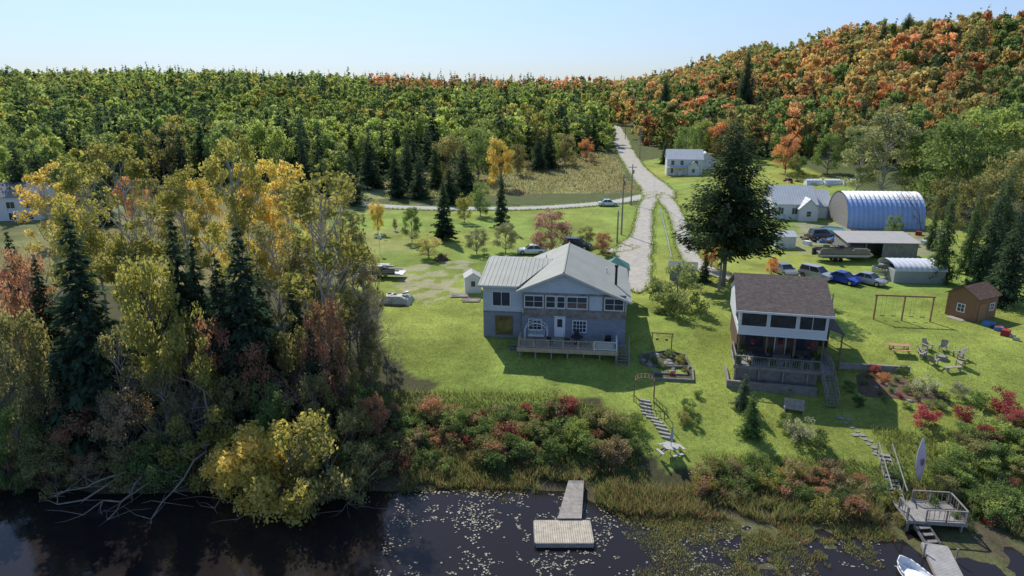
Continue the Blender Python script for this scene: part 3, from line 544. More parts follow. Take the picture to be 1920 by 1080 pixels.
def stairs(pt,pb,w,mat,label,par=None,rail=True,name='staircase',nst=None):
    pt=Vector(pt);pb=Vector(pb); rise=pt.z-pb.z; n_=nst or max(2,round(rise/.2)); d=Vector((pb.x-pt.x,pb.y-pt.y,0)); run=d.length; ang=math.atan2(d.y,d.x)
    e=thing(name,label,'stairs',pt,ang) if par is None else mkobj(name,None,par,pt,ang)
    me=MB().box(0,min(.32,run/n_-.04),-w/2,w/2,-.05,0).mesh('step',[mat])
    for i in range(n_): mkobj('step',me,e,(run*i/n_,0,-rise*(i+1)/n_+.02))
    for s in(-1,1):
        MB().beam((0,s*(w/2+.03),-.15),(run,s*(w/2+.03),-rise-.02),.05,.22).obj('stringer',[mat],e)
        if rail:
            b=MB()
            for i in range(0,n_+1,max(1,n_//3)): b.beam((run*i/n_,s*(w/2+.09),-rise*i/n_-.1),(run*i/n_,s*(w/2+.09),-rise*i/n_+.85),.06,.06)
            b.beam((0,s*(w/2+.09),.87),(run,s*(w/2+.09),-rise+.87),.07,.04); b.obj('handrail',[mat],e)
    return e
ROOFG=M('metal_roof',(.335,.345,.31),.6,.10,.5,.4,rib=('Y',.45,2.5,.30),spec=.2)
ROOFG2=M('metal_roof_panels',(.345,.355,.32),.6,.10,.5,.4,rib=('X',.45,2.5,.30),spec=.2)
SIDL=M('pale_siding',(.56,.62,.70),.7,.10,1,.3,rib=('Z',.2,2,.25)); BLOCK=M('block_wall',(.26,.28,.34),.9,.14,1.0,.4,brick=(.4,.2,'XZ',.25)); SHEATH=M('bare_sheathing',(.24,.18,.13),.85,.45,1.3,.3,col2=(.36,.34,.32))
TEAL=M('teal_roof',(.06,.19,.16),.5,.15,1,.3); FASC=M('fascia',(.58,.58,.55),.6,.1,2,.1); TANB=M('tan_board',(.46,.36,.26),.8,.2,2,.3)
# ---- main house
HZ=thing('lakeside_house','two-storey pale blue house with ribbed grey-green metal roof','house',(4.2,64.2,0),rad(-7))
b=MB(); b.prism([(-3.2,0,2.75),(4.9,0,2.75),(4.9,0,5.35),(.85,0,7.1),(-3.2,0,5.35)],(0,12.5,0)); b.box(-7.2,-3.2,.4,9,2.75,5.4); b.prism([(4.9,.02,2.75),(7,.02,2.75),(7,.02,4.5),(4.9,.02,5.3)],(0,12,0)); b.obj('upper_wall',[SIDL],HZ)
b=MB(); b.box(-3.2,7,.0,12.4,-1.2,2.65); b.box(-7.2,-3.2,.45,8.95,-1.2,2.65); b.obj('lower_wall',[BLOCK],HZ)
b=MB(); b.box(-3.2,7.02,-.09,12.5,2.65,2.75); b.box(-7.22,-3.2,.36,9.02,2.65,2.75); b.box(-3.25,7.05,-.06,-.005,2.45,2.65); b.box(-3.1,6.95,-.05,-.004,2.76,3.3);b.box(-3.1,6.95,-.05,-.004,4.75,4.95)
for x in(-3.1,-1.0,.1,1.15,3.3,4.75,6.8): b.box(x-.09,x+.09,-.045,-.003,3.3,4.75)
b.obj('timber_trim',[SHEATH],HZ)
b=MB(); t=.1
slab(b,[(-3.75,-.55,5.11),(.85,-.55,7.1),(.85,13,7.1),(-3.75,13,5.11)],t)
slab(b,[(.86,-.55,7.1),(5.1,-.55,5.27),(5.1,13,5.27),(.86,13,7.1)],t)
slab(b,[(5.1,-.55,5.27),(7.5,-.55,4.35),(7.5,12.6,4.35),(5.1,12.6,5.27)],t)
b.tube((.85,-.57,7.2),(.85,13.02,7.2),.09,.09,6)
b.obj('roof',[ROOFG],HZ)
b=MB(); slab(b,[(-7.65,0.0,5.42),(-3.6,0.0,5.42),(-.5,7.5,6.5),(-7.65,7.5,6.5)],t); slab(b,[(-7.65,7.5,6.5),(-.5,7.5,6.5),(-3.2,9.6,6.1),(-7.65,9.6,6.1)],t); b.prism([(-7.2,.4,5.38),(-7.2,7.5,6.45),(-7.2,9,6.15),(-7.2,9,5.38)],(3.9,0,0)); b.obj('wing_roof',[ROOFG2],HZ)
for p_,q_ in(((-3.75,-.6,5.1),(.85,-.6,7.1)),((.86,-.6,7.1),(5.1,-.6,5.27)),((5.1,-.6,5.26),(7.5,-.6,4.34)),((-7.65,-.04,5.4),(-3.7,-.04,5.4))): MB().beam(p_,q_,.05,.2).obj('fascia',[FASC],HZ)
win(HZ,-5.35,.395,3.35,1.7,1.4,2); 
for x,w_,z_ in((-2.05,1.75,3.5),(.62,.7,3.5),(2.2,1.9,3.5),(5.8,1.75,3.45)): win(HZ,x,-.05,z_,w_,1.1,2 if w_>1 else 1,2)
win(HZ,-.4,-.05,3.5,.85,1.1,1,2)
REFLG=M('glass_painted_reflection',(.07,.065,.04),.08,.6,.9,.02,spec=.6,col2=(.26,.21,.08))  # patio door glass: yellow reflection painted into the dark pane colour
win(HZ,-5.1,.44,.35,1.6,1.85,2,1,fm=BROWN,gm=REFLG,name='patio_door')
win(HZ,-1.9,-.02,1.1,1.2,1.05,3,3); win(HZ,2.5,-.02,1.05,1.25,1.1,4,3); door(HZ,.55,-.01,.45)
b=MB(); b.tube((6.0,3.5,4.8),(6.0,3.5,6.9),.13,.13,10); b.tube((6.0,3.5,6.9),(6.0,3.5,7.1),.2,.2,10); b.obj('chimney',[BLACKM],HZ)
for p_,q_ in(((5.1,7,5.2),(5.1,7,5.9)),((-1.5,9,6.2),(-1.5,9,6.7))): MB().tube(p_,q_,.07,.07,8).obj('vent_pipe',[WHITEM],HZ)
P_=mkobj('porch',None,HZ,(6.3,14.3,0)); b=MB(); r=1.6; b.add([(-r,-r,4.2),(r,-r,4.2),(r,r,4.2),(-r,r,4.2),(0,0,5.4)],[(0,1,4),(1,2,4),(2,3,4),(3,0,4),(3,2,1,0)]); b.obj('roof',[TEAL],P_)
for sx in(-1,1):
    for sy in(-1,1): MB().box(sx*1.4-.07,sx*1.4+.07,sy*1.4-.07,sy*1.4+.07,-.1,4.19).obj('post',[WHITEM],P_)
MB().box(-1.5,1.5,-1.5,1.5,2.3,2.5).obj('floor',[WOOD],P_)
# deck
DK=mkobj('deck',None,HZ)
MB().box(-3.3,6.2,-3.4,-.1,.3,.42).obj('floor',[WOOD],DK); boxes('rim_board',TANB,DK,[(-3.35,6.25,-3.46,-3.401,.02,.44),(-3.36,-3.301,-3.4,-.1,.02,.44),(6.201,6.26,-3.4,-.1,.02,.44)])
for i in range(7):
    x=-3.1+i*1.53; MB().box(x-.07,x+.07,-3.2,-3.06,-1.6,.3).obj('post',[GWOOD],DK)
railing(DK,(-3.2,-3.3,.42),(3.9,-3.3,.42),.8,TANB,.2,1.5); railing(DK,(4.0,-3.3,.42),(6.1,-3.3,.42),.85,WHITEM,lattice=True); railing(DK,(-3.2,-3.2,.42),(-3.2,-1.3,.42),.8,TANB,.2); railing(DK,(6.1,-3.2,.42),(6.1,-1.4,.42),.85,WHITEM,lattice=True)
stairs((6.75,-.9,.35),(6.75,-3.3,-1.2),1.0,GWOOD,'',DK); stairs((-3.75,-1.2,.35),(-3.75,-3.4,-1.3),.8,GWOOD,'',DK,rail=False)
def w2(par,l):
    return par.matrix_world@Vector(l)
bpy.context.view_layer.update()
def swing_bench(loc,rz):
    e=thing('garden_swing','white arched metal garden swing standing on a wooden deck','garden swing',loc,rz); b=MB()
    for y in(-.5,.5):
        pr=None
        for k in range(9):
            a=math.pi*k/8; q=(1.1*math.cos(a),y,1.1+.75*math.sin(a)); 
            if pr: b.tube(pr,q,.035,.035,6)
            pr=q
        b.tube((-1.1,y,0),(-1.1,y,1.1),.035,.035,6); b.tube((1.1,y,0),(1.1,y,1.1),.035,.035,6)
    for k in range(1,8):
        a=math.pi*k/8; b.tube((1.1*math.cos(a),-.5,1.1+.75*math.sin(a)),(1.1*math.cos(a),.5,1.1+.75*math.sin(a)),.02,.02,5)
    b.obj('frame',[WHITEM],e)
    b=MB(); b.box(-.8,.8,-.25,.25,.42,.47)
    for k in range(12): b.box(-.78+k*.14,-.74+k*.14,.22,.25,.47,.95)
    b.box(-.8,.8,.21,.26,.95,1.0); b.obj('seat',[WHITEM],e)
    for x in(-.75,.75): MB().tube((x,0,.47),(x,0,1.55),.012,.012,4).obj('chain',[METAL],e)
def chair(loc,rz,mat,label,grp=None):
    e=thing('patio_chair',label,'chair',loc,rz,grp); MB().box(-.25,.25,-.25,.25,.40,.45).obj('seat',[mat],e)
    MB().add([(-.25,.22,.45),(.25,.22,.45),(.25,.34,.95),(-.25,.34,.95),(-.25,.25,.45),(.25,.25,.45),(.25,.37,.95),(-.25,.37,.95)],[(0,1,2,3),(4,7,6,5),(3,2,6,7),(0,3,7,4),(1,5,6,2),(0,4,5,1)]).obj('backrest',[mat],e)
    for x in(-.22,.22):
        for y in(-.22,.22): MB().box(x-.02,x+.02,y-.02,y+.02,0,.4).obj('leg',[mat],e)
    return e
def rtable(loc,mat,label,r=.6):
    e=thing('patio_table',label,'table',loc); MB().tube((0,0,.7),(0,0,.74),r,r,20).obj('table_top',[mat],e); MB().tube((0,0,0),(0,0,.7),.05,.05,8).tube((0,0,0),(0,0,.04),.3,.25,12).obj('leg',[BLACKM],e)
def hw(x,y,z): v=w2(HZ,(x,y,z)); return (v.x,v.y,v.z)
swing_bench(hw(-1.7,-1.1,.42),rad(-7)); rtable(hw(2.3,-1.8,.42),DARK,'round dark patio table on the house deck')
for x,y,r in((1.4,-1.8,1.6),(3.2,-1.8,-1.6),(2.3,-.9,0),(4.6,-1.5,-1.2),(-.2,-2.4,2.6)): chair(hw(x,y,.42),r,GWOOD if x>3 else DARK,'dark patio chair on the house deck','chairs on the house deck')
b=MB(); b.box(-.3,.3,-.2,.2,0,.5); b.tube((-.3,0,.5),(.3,0,.5),.22,.22,10); e=b.obj('barbecue',[BLACKM],None,hw(5.3,-1.0,.42)); tag(e,'black covered barbecue grill on the house deck','grill')
# ---- cabin
SHING=M('brown_shingles',(.135,.11,.10),.95,.25,3,.6,brick=(.33,.14,'XY',.8)); WSID=M('white_siding',(.70,.71,.73),.6,.06,1,.3,rib=('Z',.16,2,.25)); CEDW=M('cedar_wall',(.14,.09,.065),.8,.25,2,.4,rib=('X',.2,2,.5))
CB=thing('lakeside_cabin','white two-storey cabin with brown shingle roof and wooden deck','house',(24.3,57.9,0),rad(-13)); CB.scale=(.92,1,.98); bpy.context.view_layer.update()
b=MB(); b.box(-4.1,4.1,0,9.4,2.75,3.55); b.box(-4.1,4.1,3.0,9.4,3.55,5.2); b.box(-4.1,4.1,0,3,4.95,5.2)
for x in(-4.1,-1.42,1.27,3.95): b.box(x,x+.15,0,.15,3.55,4.95)
b.box(-4.1,-3.95,2.85,3,3.55,4.95)
b.prism([(-4.08,0,5.2),(-4.08,4.7,7.15),(-4.08,9.4,5.2)],(8.16,0,0)); b.obj('upper_wall',[WSID],CB)
b=MB(); b.box(-3.9,3.9,2.0,9.3,-1.0,2.74); b.obj('lower_wall',[CEDW],CB)
b=MB(); slab(b,[(-4.5,-.45,5.08),(4.5,-.45,5.08),(4.5,4.7,7.3),(-4.5,4.7,7.3)],.1); slab(b,[(-4.5,4.71,7.3),(4.5,4.71,7.3),(4.5,9.9,5.08),(-4.5,9.9,5.08)],.1); b.obj('roof',[SHING],CB)
boxes('fascia',WHITEM,CB,[(-4.5,4.5,-.51,-.451,4.98,5.17),(-4.2,4.2,-.03,-.002,2.72,2.82)])
for x0,x1 in((-3.95,-1.42),(-1.27,1.27),(1.42,3.95)): win(CB,(x0+x1)/2,.06,3.62,x1-x0-.2,1.28,2 if x0>0 else 1,1,gm=SCREEN,name='screen_window')
win(CB,4.09,1.5,3.62,2.4,1.28,1,1,rz=rad(90),gm=SCREEN,name='screen_window'); win(CB,-4.09,1.5,3.62,2.4,1.28,1,1,rz=rad(-90),gm=SCREEN,name='screen_window')
door(CB,.3,1.99,.42,.95,2.0,BROWN); win(CB,-2.2,1.99,1.0,1.5,1.2,2,1,fm=DARK); win(CB,2.4,1.99,1.0,1.4,1.2,2,1,fm=DARK)
DRW=M('dark_grey_wood',(.22,.20,.185),.85,.3,3,.4)
DC=mkobj('deck',None,CB); MB().box(-4.4,4.6,-1.9,1.98,.28,.4).obj('floor',[GWOOD],DC); MB().box(-4.45,4.65,-1.96,-1.9,.1,.42).obj('rim_board',[DRW],DC)
for x in(-3.9,-1.3,1.3,3.9): MB().box(x-.08,x+.08,.1,.26,.4,2.75).obj('post',[BROWN],DC)
for x in(-4.2,-2,0.2,2.4,4.4): MB().box(x-.07,x+.07,-1.8,-1.66,-2.2,.28).obj('post',[GWOOD],DC)
railing(DC,(-4.3,-1.85,.4),(3.4,-1.85,.4),.9,DRW,.2,1.5); railing(DC,(-4.3,-1.8,.4),(-4.3,1.8,.4),.9,DRW,.2,1.5); railing(DC,(4.5,-1.8,.4),(4.5,1.8,.4),.9,DRW,.2,1.5)
stairs((4.0,-1.95,.35),(4.3,-4.3,-1.7),.9,DRW,'',DC)
boxes('skirting',DRW,DC,[(-5,3.2,-2.7,-2.45,-2.6,-.95),(-5,-4.75,-2.44,1,-2.4,-.95),(-5,3.2,-2.72,-2.44,-.949,-.85),(-4.3,3.3,-1.6,-1.55,-1.8,.1)])
b=MB(); slab(b,[(4.15,1.2,3.5),(6.0,1.2,2.9),(6.0,7,2.9),(4.15,7,3.5)],.08); b.obj('side_roof',[SHING],CB)
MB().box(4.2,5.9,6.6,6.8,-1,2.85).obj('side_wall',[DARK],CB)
for y in(1.4,6.4): MB().box(5.8,5.92,y-.06,y+.06,-1.2,2.88).obj('post',[BROWN],CB)
railing(CB,(4.2,7.2,4.2),(6,7.2,4.2),.9,WOOD); boxes('balcony',WOOD,CB,[(4.12,6.1,7.1,10,4.0,4.15),(5.9,6.05,7.2,7.35,-.6,3.99),(5.9,6.05,9.7,9.85,-.6,3.99)])
def cw(x,y,z): v=w2(CB,(x,y,z)); return (v.x,v.y,v.z)
rtable(cw(-2,-.4,.4),DARK,'round dark patio table on the cabin deck')
for x,y,r in((-2.9,-.4,1.6),(-1.1,-.4,-1.6),(-2,.5,0),(1.5,.2,.3),(2.6,.3,-.3),(-2,-1.3,3.1)): chair(cw(x,y,.4),r,DARK,'dark wicker patio chair on the cabin deck','chairs on the cabin deck')
REDF=M('red_flowers',(.30,.03,.04),.6,.5,20,.5); GRF=M('green_pot_plant',(.08,.14,.03),.7,.5,20,.3)
def hangpot(loc,stand=False,s=1.0):
    e=thing('flower_pot' if stand else 'hanging_flower_basket','potted green plant standing on the cabin deck' if stand else 'hanging basket of red flowers under the porch','flower pot' if stand else 'flower basket',loc,0,'potted plants' if stand else 'hanging flower baskets'); e.scale=(s,s,s); MB().tube((0,0,.02),(0,0,.2),.1,.16,10).obj('pot',[BROWN],e)
    if not stand: MB().tube((0,0,.2),(0,0,.9),.006,.006,3).obj('hanger',[BLACKM],e)
    P=np.clip(rng.normal(size=(160,3)),-1.6,1.6)*np.array([.12,.12,.1])+np.array([0,0,.3]); me=quadmesh('flowers',rhomb(P,.06).reshape(-1,3),np.arange(640).reshape(-1,4),[REDF if not stand else GRF]); mkobj('flowers',me,e)
for x in(-2.6,0,2.6): hangpot(cw(x,-.05,1.85))
for x,y in((-3.9,1.6),(-3.3,1.7),(-.6,1.6),(1.2,1.7),(3.4,1.5),(3.7,.6),(-4.0,-1.5),(-2.9,-1.6),(.4,-1.6),(2.2,-1.6),(3.2,-1.6),(-.8,-1.6),(1.3,-1.5),(-3.6,.6)): hangpot(cw(x,y,.4),True,random.uniform(1.0,1.7))
for x in np.arange(-4.5,3.2,.75):
    v=cw(x,-2.2,0); shrub(v[0],v[1],random.uniform(.4,.8),random.choice([GR,OL,GR,RU]),'low garden plant in the bed below the cabin deck','plants below the cabin deck')
# ---- other buildings
WROOF=M('white_metal_roof',(.56,.58,.60),.5,.08,.8,.3,rib=('X',.5,2,.3)); GROOF=M('grey_metal_roof',(.42,.42,.42),.6,.12,.8,.3,rib=('X',.5,2,.3),col2=(.48,.44,.40))
def gable(name,label,loc,rz,w,d,eave,ridge,wm,rm,along='x',ov=.3,cat='house'):
    e=thing(name,label,cat,loc,rz); b=MB()
    if along=='x':
        b.prism([(-w/2,-d/2,-.8),(-w/2,-d/2,eave),(-w/2,0,ridge),(-w/2,d/2,eave),(-w/2,d/2,-.8)],(w,0,0)); b.obj('wall',[wm],e)
        k=(ridge-eave)/(d/2); b=MB(); W=w/2+ov; D=d/2+ov; z=eave-k*ov
        slab(b,[(-W,-D,z+.02),(W,-D,z+.02),(W,0,ridge+.02),(-W,0,ridge+.02)],.08); slab(b,[(-W,.005,ridge+.02),(W,.005,ridge+.02),(W,D,z+.02),(-W,D,z+.02)],.08); b.obj('roof',[rm],e)
    else:
        b.prism([(-w/2,-d/2,-.8),(-w/2,-d/2,eave),(0,-d/2,ridge),(w/2,-d/2,eave),(w/2,-d/2,-.8)],(0,d,0)); b.obj('wall',[wm],e)
        k=(ridge-eave)/(w/2); b=MB(); W=w/2+ov; D=d/2+ov; z=eave-k*ov
        slab(b,[(-W,-D,z+.02),(0,-D,ridge+.02),(0,D,ridge+.02),(-W,D,z+.02)],.08); slab(b,[(.005,-D,ridge+.02),(W,-D,z+.02),(W,D,z+.02),(.005,D,ridge+.02)],.08); b.obj('roof',[rm],e)
    return e
x,y,z=G(1285,328); e=gable('farmhouse','white two-storey farmhouse with pale metal roof beside the gravel road',(x,y+3,z),rad(-8),10,7,4.6,7,WSID,WROOF)
for wx in(-3.4,-.8,3.2): win(e,wx,-3.5,2.9,.9,1.2,1,2)
for wx in(-3.4,3.2): win(e,wx,-3.5,.6,.9,1.3,1,2)
b=MB(); b.box(-5.2,.5,-5.6,-3.52,2.3,2.4); b.obj('porch_roof',[WROOF],e); 
for wx in(-5,-3.2,-1.4,.3): MB().box(wx-.07,wx+.07,-5.5,-5.36,-.5,2.3).obj('porch_post',[WHITE],e)
door(e,-1.2,-3.5,.1)
def annex(e,lx,ly,d_=1.08,hw_=1.6,ev=2.6,rg=4.0):
    q=mkobj('gabled_annex',None,e,(lx,ly,0)); b=MB(); b.prism([(-hw_,0,-.5),(hw_,0,-.5),(hw_,0,ev),(0,0,rg),(-hw_,0,ev)],(0,d_,0)); b.obj('wall',[WSID],q); b=MB(); o_=.3*(rg-ev)/hw_
    slab(b,[(-hw_-.3,-.3,ev-o_+.02),(0,-.3,rg+.02),(0,d_,rg+.02),(-hw_-.3,d_,ev-o_+.02)],.08); slab(b,[(0.01,-.3,rg+.02),(hw_+.3,-.3,ev-o_+.02),(hw_+.3,d_,ev-o_+.02),(.01,d_,rg+.02)],.08); b.obj('roof',[WROOF],q); win(q,0,0,.9,.8,1.0,1,2)
annex(e,2.4,-4.6)
x,y,z=G(1335,322); e=gable('garage','small white garage with pale metal roof beside a farmhouse',(x,y+8,z),rad(-8),6,6,2.8,5,WSID,WROOF,'y'); MB().box(-1.3,1.3,-3.06,-3.01,0,2.2).obj('garage_door',[WHITE],e)
x,y,z=G(1490,412); e=gable('bungalow','white bungalow with broad white metal roof',(x+.3,y+4.5,z),rad(-6),8,9,3.1,6.0,WSID,WROOF,'x')
for wx in(-2.6,0): win(e,wx,-4.5,1.1,1.0,1.2,2,1)
annex(e,2.2,-6.0,3.6,1.7,2.5,4.2)
x,y,z=G(1535,410); e=gable('garage','white garage with ribbed white metal roof beside the bungalow',(x+.3,y+4.2,z),rad(-6),4.6,7.5,2.5,5.0,WSID,WROOF,'x'); MB().box(-1.6,1.6,-3.81,-3.76,0,2.1).obj('garage_door',[WHITE],e)
# quonset
QB=M('blue_corrugated_steel',(.38,.52,.80),.45,.10,.6,.1,metal=.1); QW=M('white_corrugated_steel',(.66,.68,.72),.4,.08,.6,.1,metal=.1)
x,y,z=G(1655,427); e=thing('quonset_hut','arched corrugated steel storage building, blue sides and white top','storage building',(x+.3,y+4,z),rad(-4))
def arch(L_,r,hh,nrib,amp,e,mats,split=True,name='shell'):
    rings=[]; 
    n_=nrib*4
    for i in range(n_+1):
        xx=-L_/2+L_*i/n_; k=amp*math.cos(2*math.pi*i/4*1.0); ring=[]
        for j in range(21):
            a=math.pi*j/20; ring.append((xx,-(r+k)*math.cos(a),(hh+k)*math.sin(a)**.8))
        rings.append(ring)
    b=MB(); 
    for i in range(n_):
        for j in range(20):
            b.add([rings[i][j],rings[i+1][j],rings[i+1][j+1],rings[i][j+1]],[(0,1,2,3)],0 if j<6 or not split else 1)
    return b.obj(name,mats,e)
arch(13.6,5.0,6.0,16,.12,e,[QB,QW])
for xx in(-6.7,6.65):
    b=MB(); b.prism([(xx,-4.8*math.cos(math.pi*j/20),5.8*math.sin(math.pi*j/20)**.8) for j in range(21)],(.05,0,0)); b.obj('end_wall',[GWOOD if xx<0 else QW],e)
x,y,z=G(1655,487); e=thing('open_shed','long open-fronted storage shed with grey metal roof','shed',(x,y+2.8,z),rad(-4))
b=MB(); slab(b,[(-5.3,-3.1,2.5),(5.3,-3.1,2.5),(5.3,2.9,3.1),(-5.3,2.9,3.1)],.1); b.obj('roof',[GROOF],e)
b=MB(); b.box(-5,5,2.5,2.6,-.2,2.95); b.box(-5,-4.9,-2.7,2.5,-.2,2.5); b.box(4.9,5,-2.7,2.5,-.2,2.5); b.box(0,5,-2.7,-2.6,-.2,2.45); b.obj('wall',[M('grey_boards',(.28,.27,.25),.9,.25,2,.3,rib=('D',.3,2,.5))],e)
for xx in(-4.8,-2.4): MB().box(xx-.07,xx+.07,-2.75,-2.6,-.2,2.5).obj('post',[GWOOD],e)
x,y,z=G(1722,530); e=thing('curved_roof_shed','low shed with curved pale corrugated metal roof','shed',(x,y+2,z),rad(-4)); o=arch(6.6,2.5,1.0,10,.03,e,[QW],False,'roof'); o.location=(0,0,1.6)
b=MB(); b.box(-3.2,3.2,-2.35,2.35,-.2,1.62); b.obj('wall',[M('corrugated_grey_wall',(.36,.38,.39),.5,.1,1,.2,rib=('X',.2,2,.4))],e)
x,y,z=G(1825,600); TAN=M('tan_brown_siding',(.30,.16,.09),.75,.12,1,.3,rib=('D',.2,1.5,.4)); BSH=M('brown_shed_shingles',(.18,.11,.08),.95,.25,3,.5,brick=(.33,.14,'XY',.8)); e=gable('garden_shed','tan brown wooden garden shed with dark brown shingle roof',(x+.6,y+1.6,z),rad(28),3.9,3.2,2.6,3.6,TAN,BSH,'x',.25,'shed')
win(e,.9,-1.6,1.0,.7,.7,2,2); b=MB(); b.box(-1.5,-.2,-1.66,-1.61,0,1.95); b.obj('door',[M('shed_door',(.36,.19,.10),.7,.1,1,.1)],e); win(e,-1.95,0,.8,.7,.8,2,2,rz=rad(-90))
MB().box(-3.0,-2.0,-.9,.9,-.3,.05).obj('ramp',[WOOD],e)
x,y,z=G(1283,526); e=gable('tool_shed','small low tool shed with flat grey-green roof',(x,y+1.2,z),rad(-15),3.2,2.6,1.7,2.2,M('grey_shed_wall',(.25,.28,.28),.8,.1,1,.2),M('shed_roof',(.16,.19,.18),.8,.2,2,.2),'x',.3,'shed')
x,y,z=G(885,550); e=gable('small_shed','small white plastic storage shed with grey roof',(x,y+1.1,z),rad(8),2.0,2.2,1.9,2.5,WHITE,M('light_grey_roof',(.45,.45,.44),.7,.1,1,.1),'y',.1,'shed'); door(e,0,-1.1,.02,.9,1.7)
x,y,z=G(28,414); e=gable('bungalow','white two-storey house among trees with grey roof',(x-1,y+4,z),rad(10),10,8,4.6,6.8,WSID,M('grey_shingle',(.24,.24,.24),.9,.2,2,.3),'x')
for wx in(-3,0,3.2): win(e,wx,-4,2.4,1.4,1.2,2,1)
for wx in(0,3): win(e,wx,-4,.2,1.2,1.3,2,1)
x,y,z=G(350,300); e=gable('bungalow','low white house with pale roof behind the field',(x,y+4,z),rad(5),13,6,2.6,4.0,WSID,WROOF,'x')
for px in(1565,1530,1600):
    x,y,z=G(px,348); e=thing('tarp_shelter','white rounded storage shelter beside the hillside trees','shelter',(x,y+2,z),0,'storage shelters'); o=arch(4.0,1.3,1.4,5,.02,e,[WHITE],False,'cover')
    for xx in(-1.9,1.9): MB().prism([(xx,-1.25*math.cos(math.pi*j/10),1.35*math.sin(math.pi*j/10)**.8) for j in range(11)],(.04,0,0)).obj('end_panel',[WHITE],e)
x,y,z=G(1472,466); e=gable('small_shed','small white canopy shed with pale roof',(x,y+1.5,z),0,3.2,3,1.9,2.5,WSID,WROOF,'x',.2,'shed')
# ---------------------------------------------------------------- vehicles
def car(px,py,rz,col,label,suv=False,grp=None,L_=4.5):
    x,y,z=G(px,py); e=thing('parked_car',label,'car',(x,y,z+.03),rz,grp); nm='paint_%d'%int(sum(c*(i+1)*1000 for i,c in enumerate(col)))
    pm=M(nm,col,.25,.03,1,0,metal=.3,spec=.6); k=L_/4.5; bh=1.0 if suv else .88; Hh=1.68 if suv else 1.42
    st=[(-2.25,.45,.72,.78),(-2.18,.3,.86,.86),(-1.7,.24,bh+.02,.9),(-.9,.22,bh+.04,.91),(.6,.22,bh,.91),(1.1,.22,bh-.03,.9),(1.9,.24,bh-.16,.87),(2.18,.3,bh-.28,.8),(2.26,.42,.58,.68)]
    rings=[[(a*k,-w,zb),(a*k,-w-.02,(zb+zt)/2),(a*k,-w*.93,zt),(a*k,0,zt+.03),(a*k,w*.93,zt),(a*k,w+.02,(zb+zt)/2),(a*k,w,zb),(a*k,0,zb-.02)] for a,zb,zt,w in st]
    MB().loft(rings).obj('body',[pm],e,smooth=False)
    lo=[(-2.05,1.05),(-1.85,.35)] if suv else [(-1.65,1.0),(-.95,.3)]
    (x0,x1),(t0,t1)=lo; x0*=k;x1*=k;t0*=k;t1*=k; w0=.82;w1=.64
    MB().loft([[(x0,-w0,bh),(x1,-w0,bh-.02),(x1,w0,bh-.02),(x0,w0,bh)],[(t0,-w1,Hh-.05),(t1,-w1,Hh-.05),(t1,w1,Hh-.05),(t0,w1,Hh-.05)]]).obj('windows',[GLASS],e)
    b=MB(); b.prism([(t0-.03,-w1-.02,Hh-.05),(t1+.05,-w1-.02,Hh-.05),(t1+.05,w1+.02,Hh-.05),(t0-.03,w1+.02,Hh-.05)],(0,0,.05))
    for s in(-1,1):
        b.beam((x0,s*w0,bh),(t0,s*w1,Hh-.03),.07,.06); b.beam((x1,s*w0,bh-.02),(t1,s*w1,Hh-.03),.05,.06); m_=(x0+x1)/2; b.beam((m_,s*(w0+.01),bh),((t0+t1)/2,s*(w1+.01),Hh-.03),.07,.04)
    b.obj('roof',[pm],e)
    tm=MB().tube((0,-.1,0),(0,.1,0),.33,.33,18).mesh('wheel',[RUBBER]); rm=MB().tube((0,-.105,0),(0,.105,0),.2,.2,12).mesh('rim',[RIM])
    for a in(-1.38*k,1.42*k):
        for s in(-1,1): wv=mkobj('wheel',tm,e,(a,s*.84,.33)); mkobj('rim',rm,wv)
    for s in(-1,1):
        MB().box(2.14*k,2.24*k,s*.62-.17,s*.62+.17,.6,.74).obj('headlight',[RIM],e); MB().box(-2.24*k,-2.17*k,s*.62-.15,s*.62+.15,.66,.82).obj('taillight',[REDF],e)
        MB().box(.75*k,.9*k,s*.98-.08,s*.98+.08,bh,bh+.13).obj('mirror',[pm],e)
    return e
car(997,476,rad(178),(.70,.70,.66),'white sedan parked on the lawn behind the house'); car(1140,386,rad(5),(.66,.68,.70),'white car parked at the roadside junction',L_=4.4)
car(1082,466,rad(-20),(.03,.04,.06),'dark utility car parked behind the house',True)
gc='cars parked on the grass'
car(1470,514,rad(-80),(.25,.26,.27),'grey car parked on the grass',False,gc); car(1530,522,rad(-55),(.42,.43,.44),'silver utility car parked on the grass',True,gc,4.6)
car(1581,530,rad(-55),(.02,.06,.42),'bright blue car parked on the grass',False,gc,4.2); car(1628,532,rad(-50),(.38,.40,.43),'silver hatchback parked on the grass',False,gc,4.3); car(1540,447,rad(10),(.10,.10,.11),'dark car parked beside the sheds',True,gc)
def hull(L_,W,H,mat,e,name='hull',open_=True):
    rings=[]; 
    for i in range(13):
        t=i/12; x=L_*(t-.5); w=W/2*(1 if t<.45 else math.sqrt(max(0,1-((t-.45)/.55)**2.2)))+.01; dz=H*.35*max(0,(t-.6)/.4)**2
        rings.append([(x,-w,H+dz),(x,-w*.85,H*.4+dz*.6),(x,-w*.3,.05+dz*.6),(x,0,dz*.6),(x,w*.3,.05+dz*.6),(x,w*.85,H*.4+dz*.6),(x,w,H+dz)])
    b=MB(); b.loft(rings,closed=False,cap=False); n_=7; b.add(rings[0],[(0,1,2,3,4,5,6)])
    b.add([(r[0][0],r[0][1]*.93,H*.55) for r in rings]+[(r[6][0],r[6][1]*.93,H*.55) for r in rings],[(i,i+1,14+i,13+i) for i in range(12)])
    for s in(0,6):
        for i in range(12): b.tube(rings[i][s],rings[i+1][s],.04,.04,5)
    return b.obj(name,[mat],e,smooth=True)
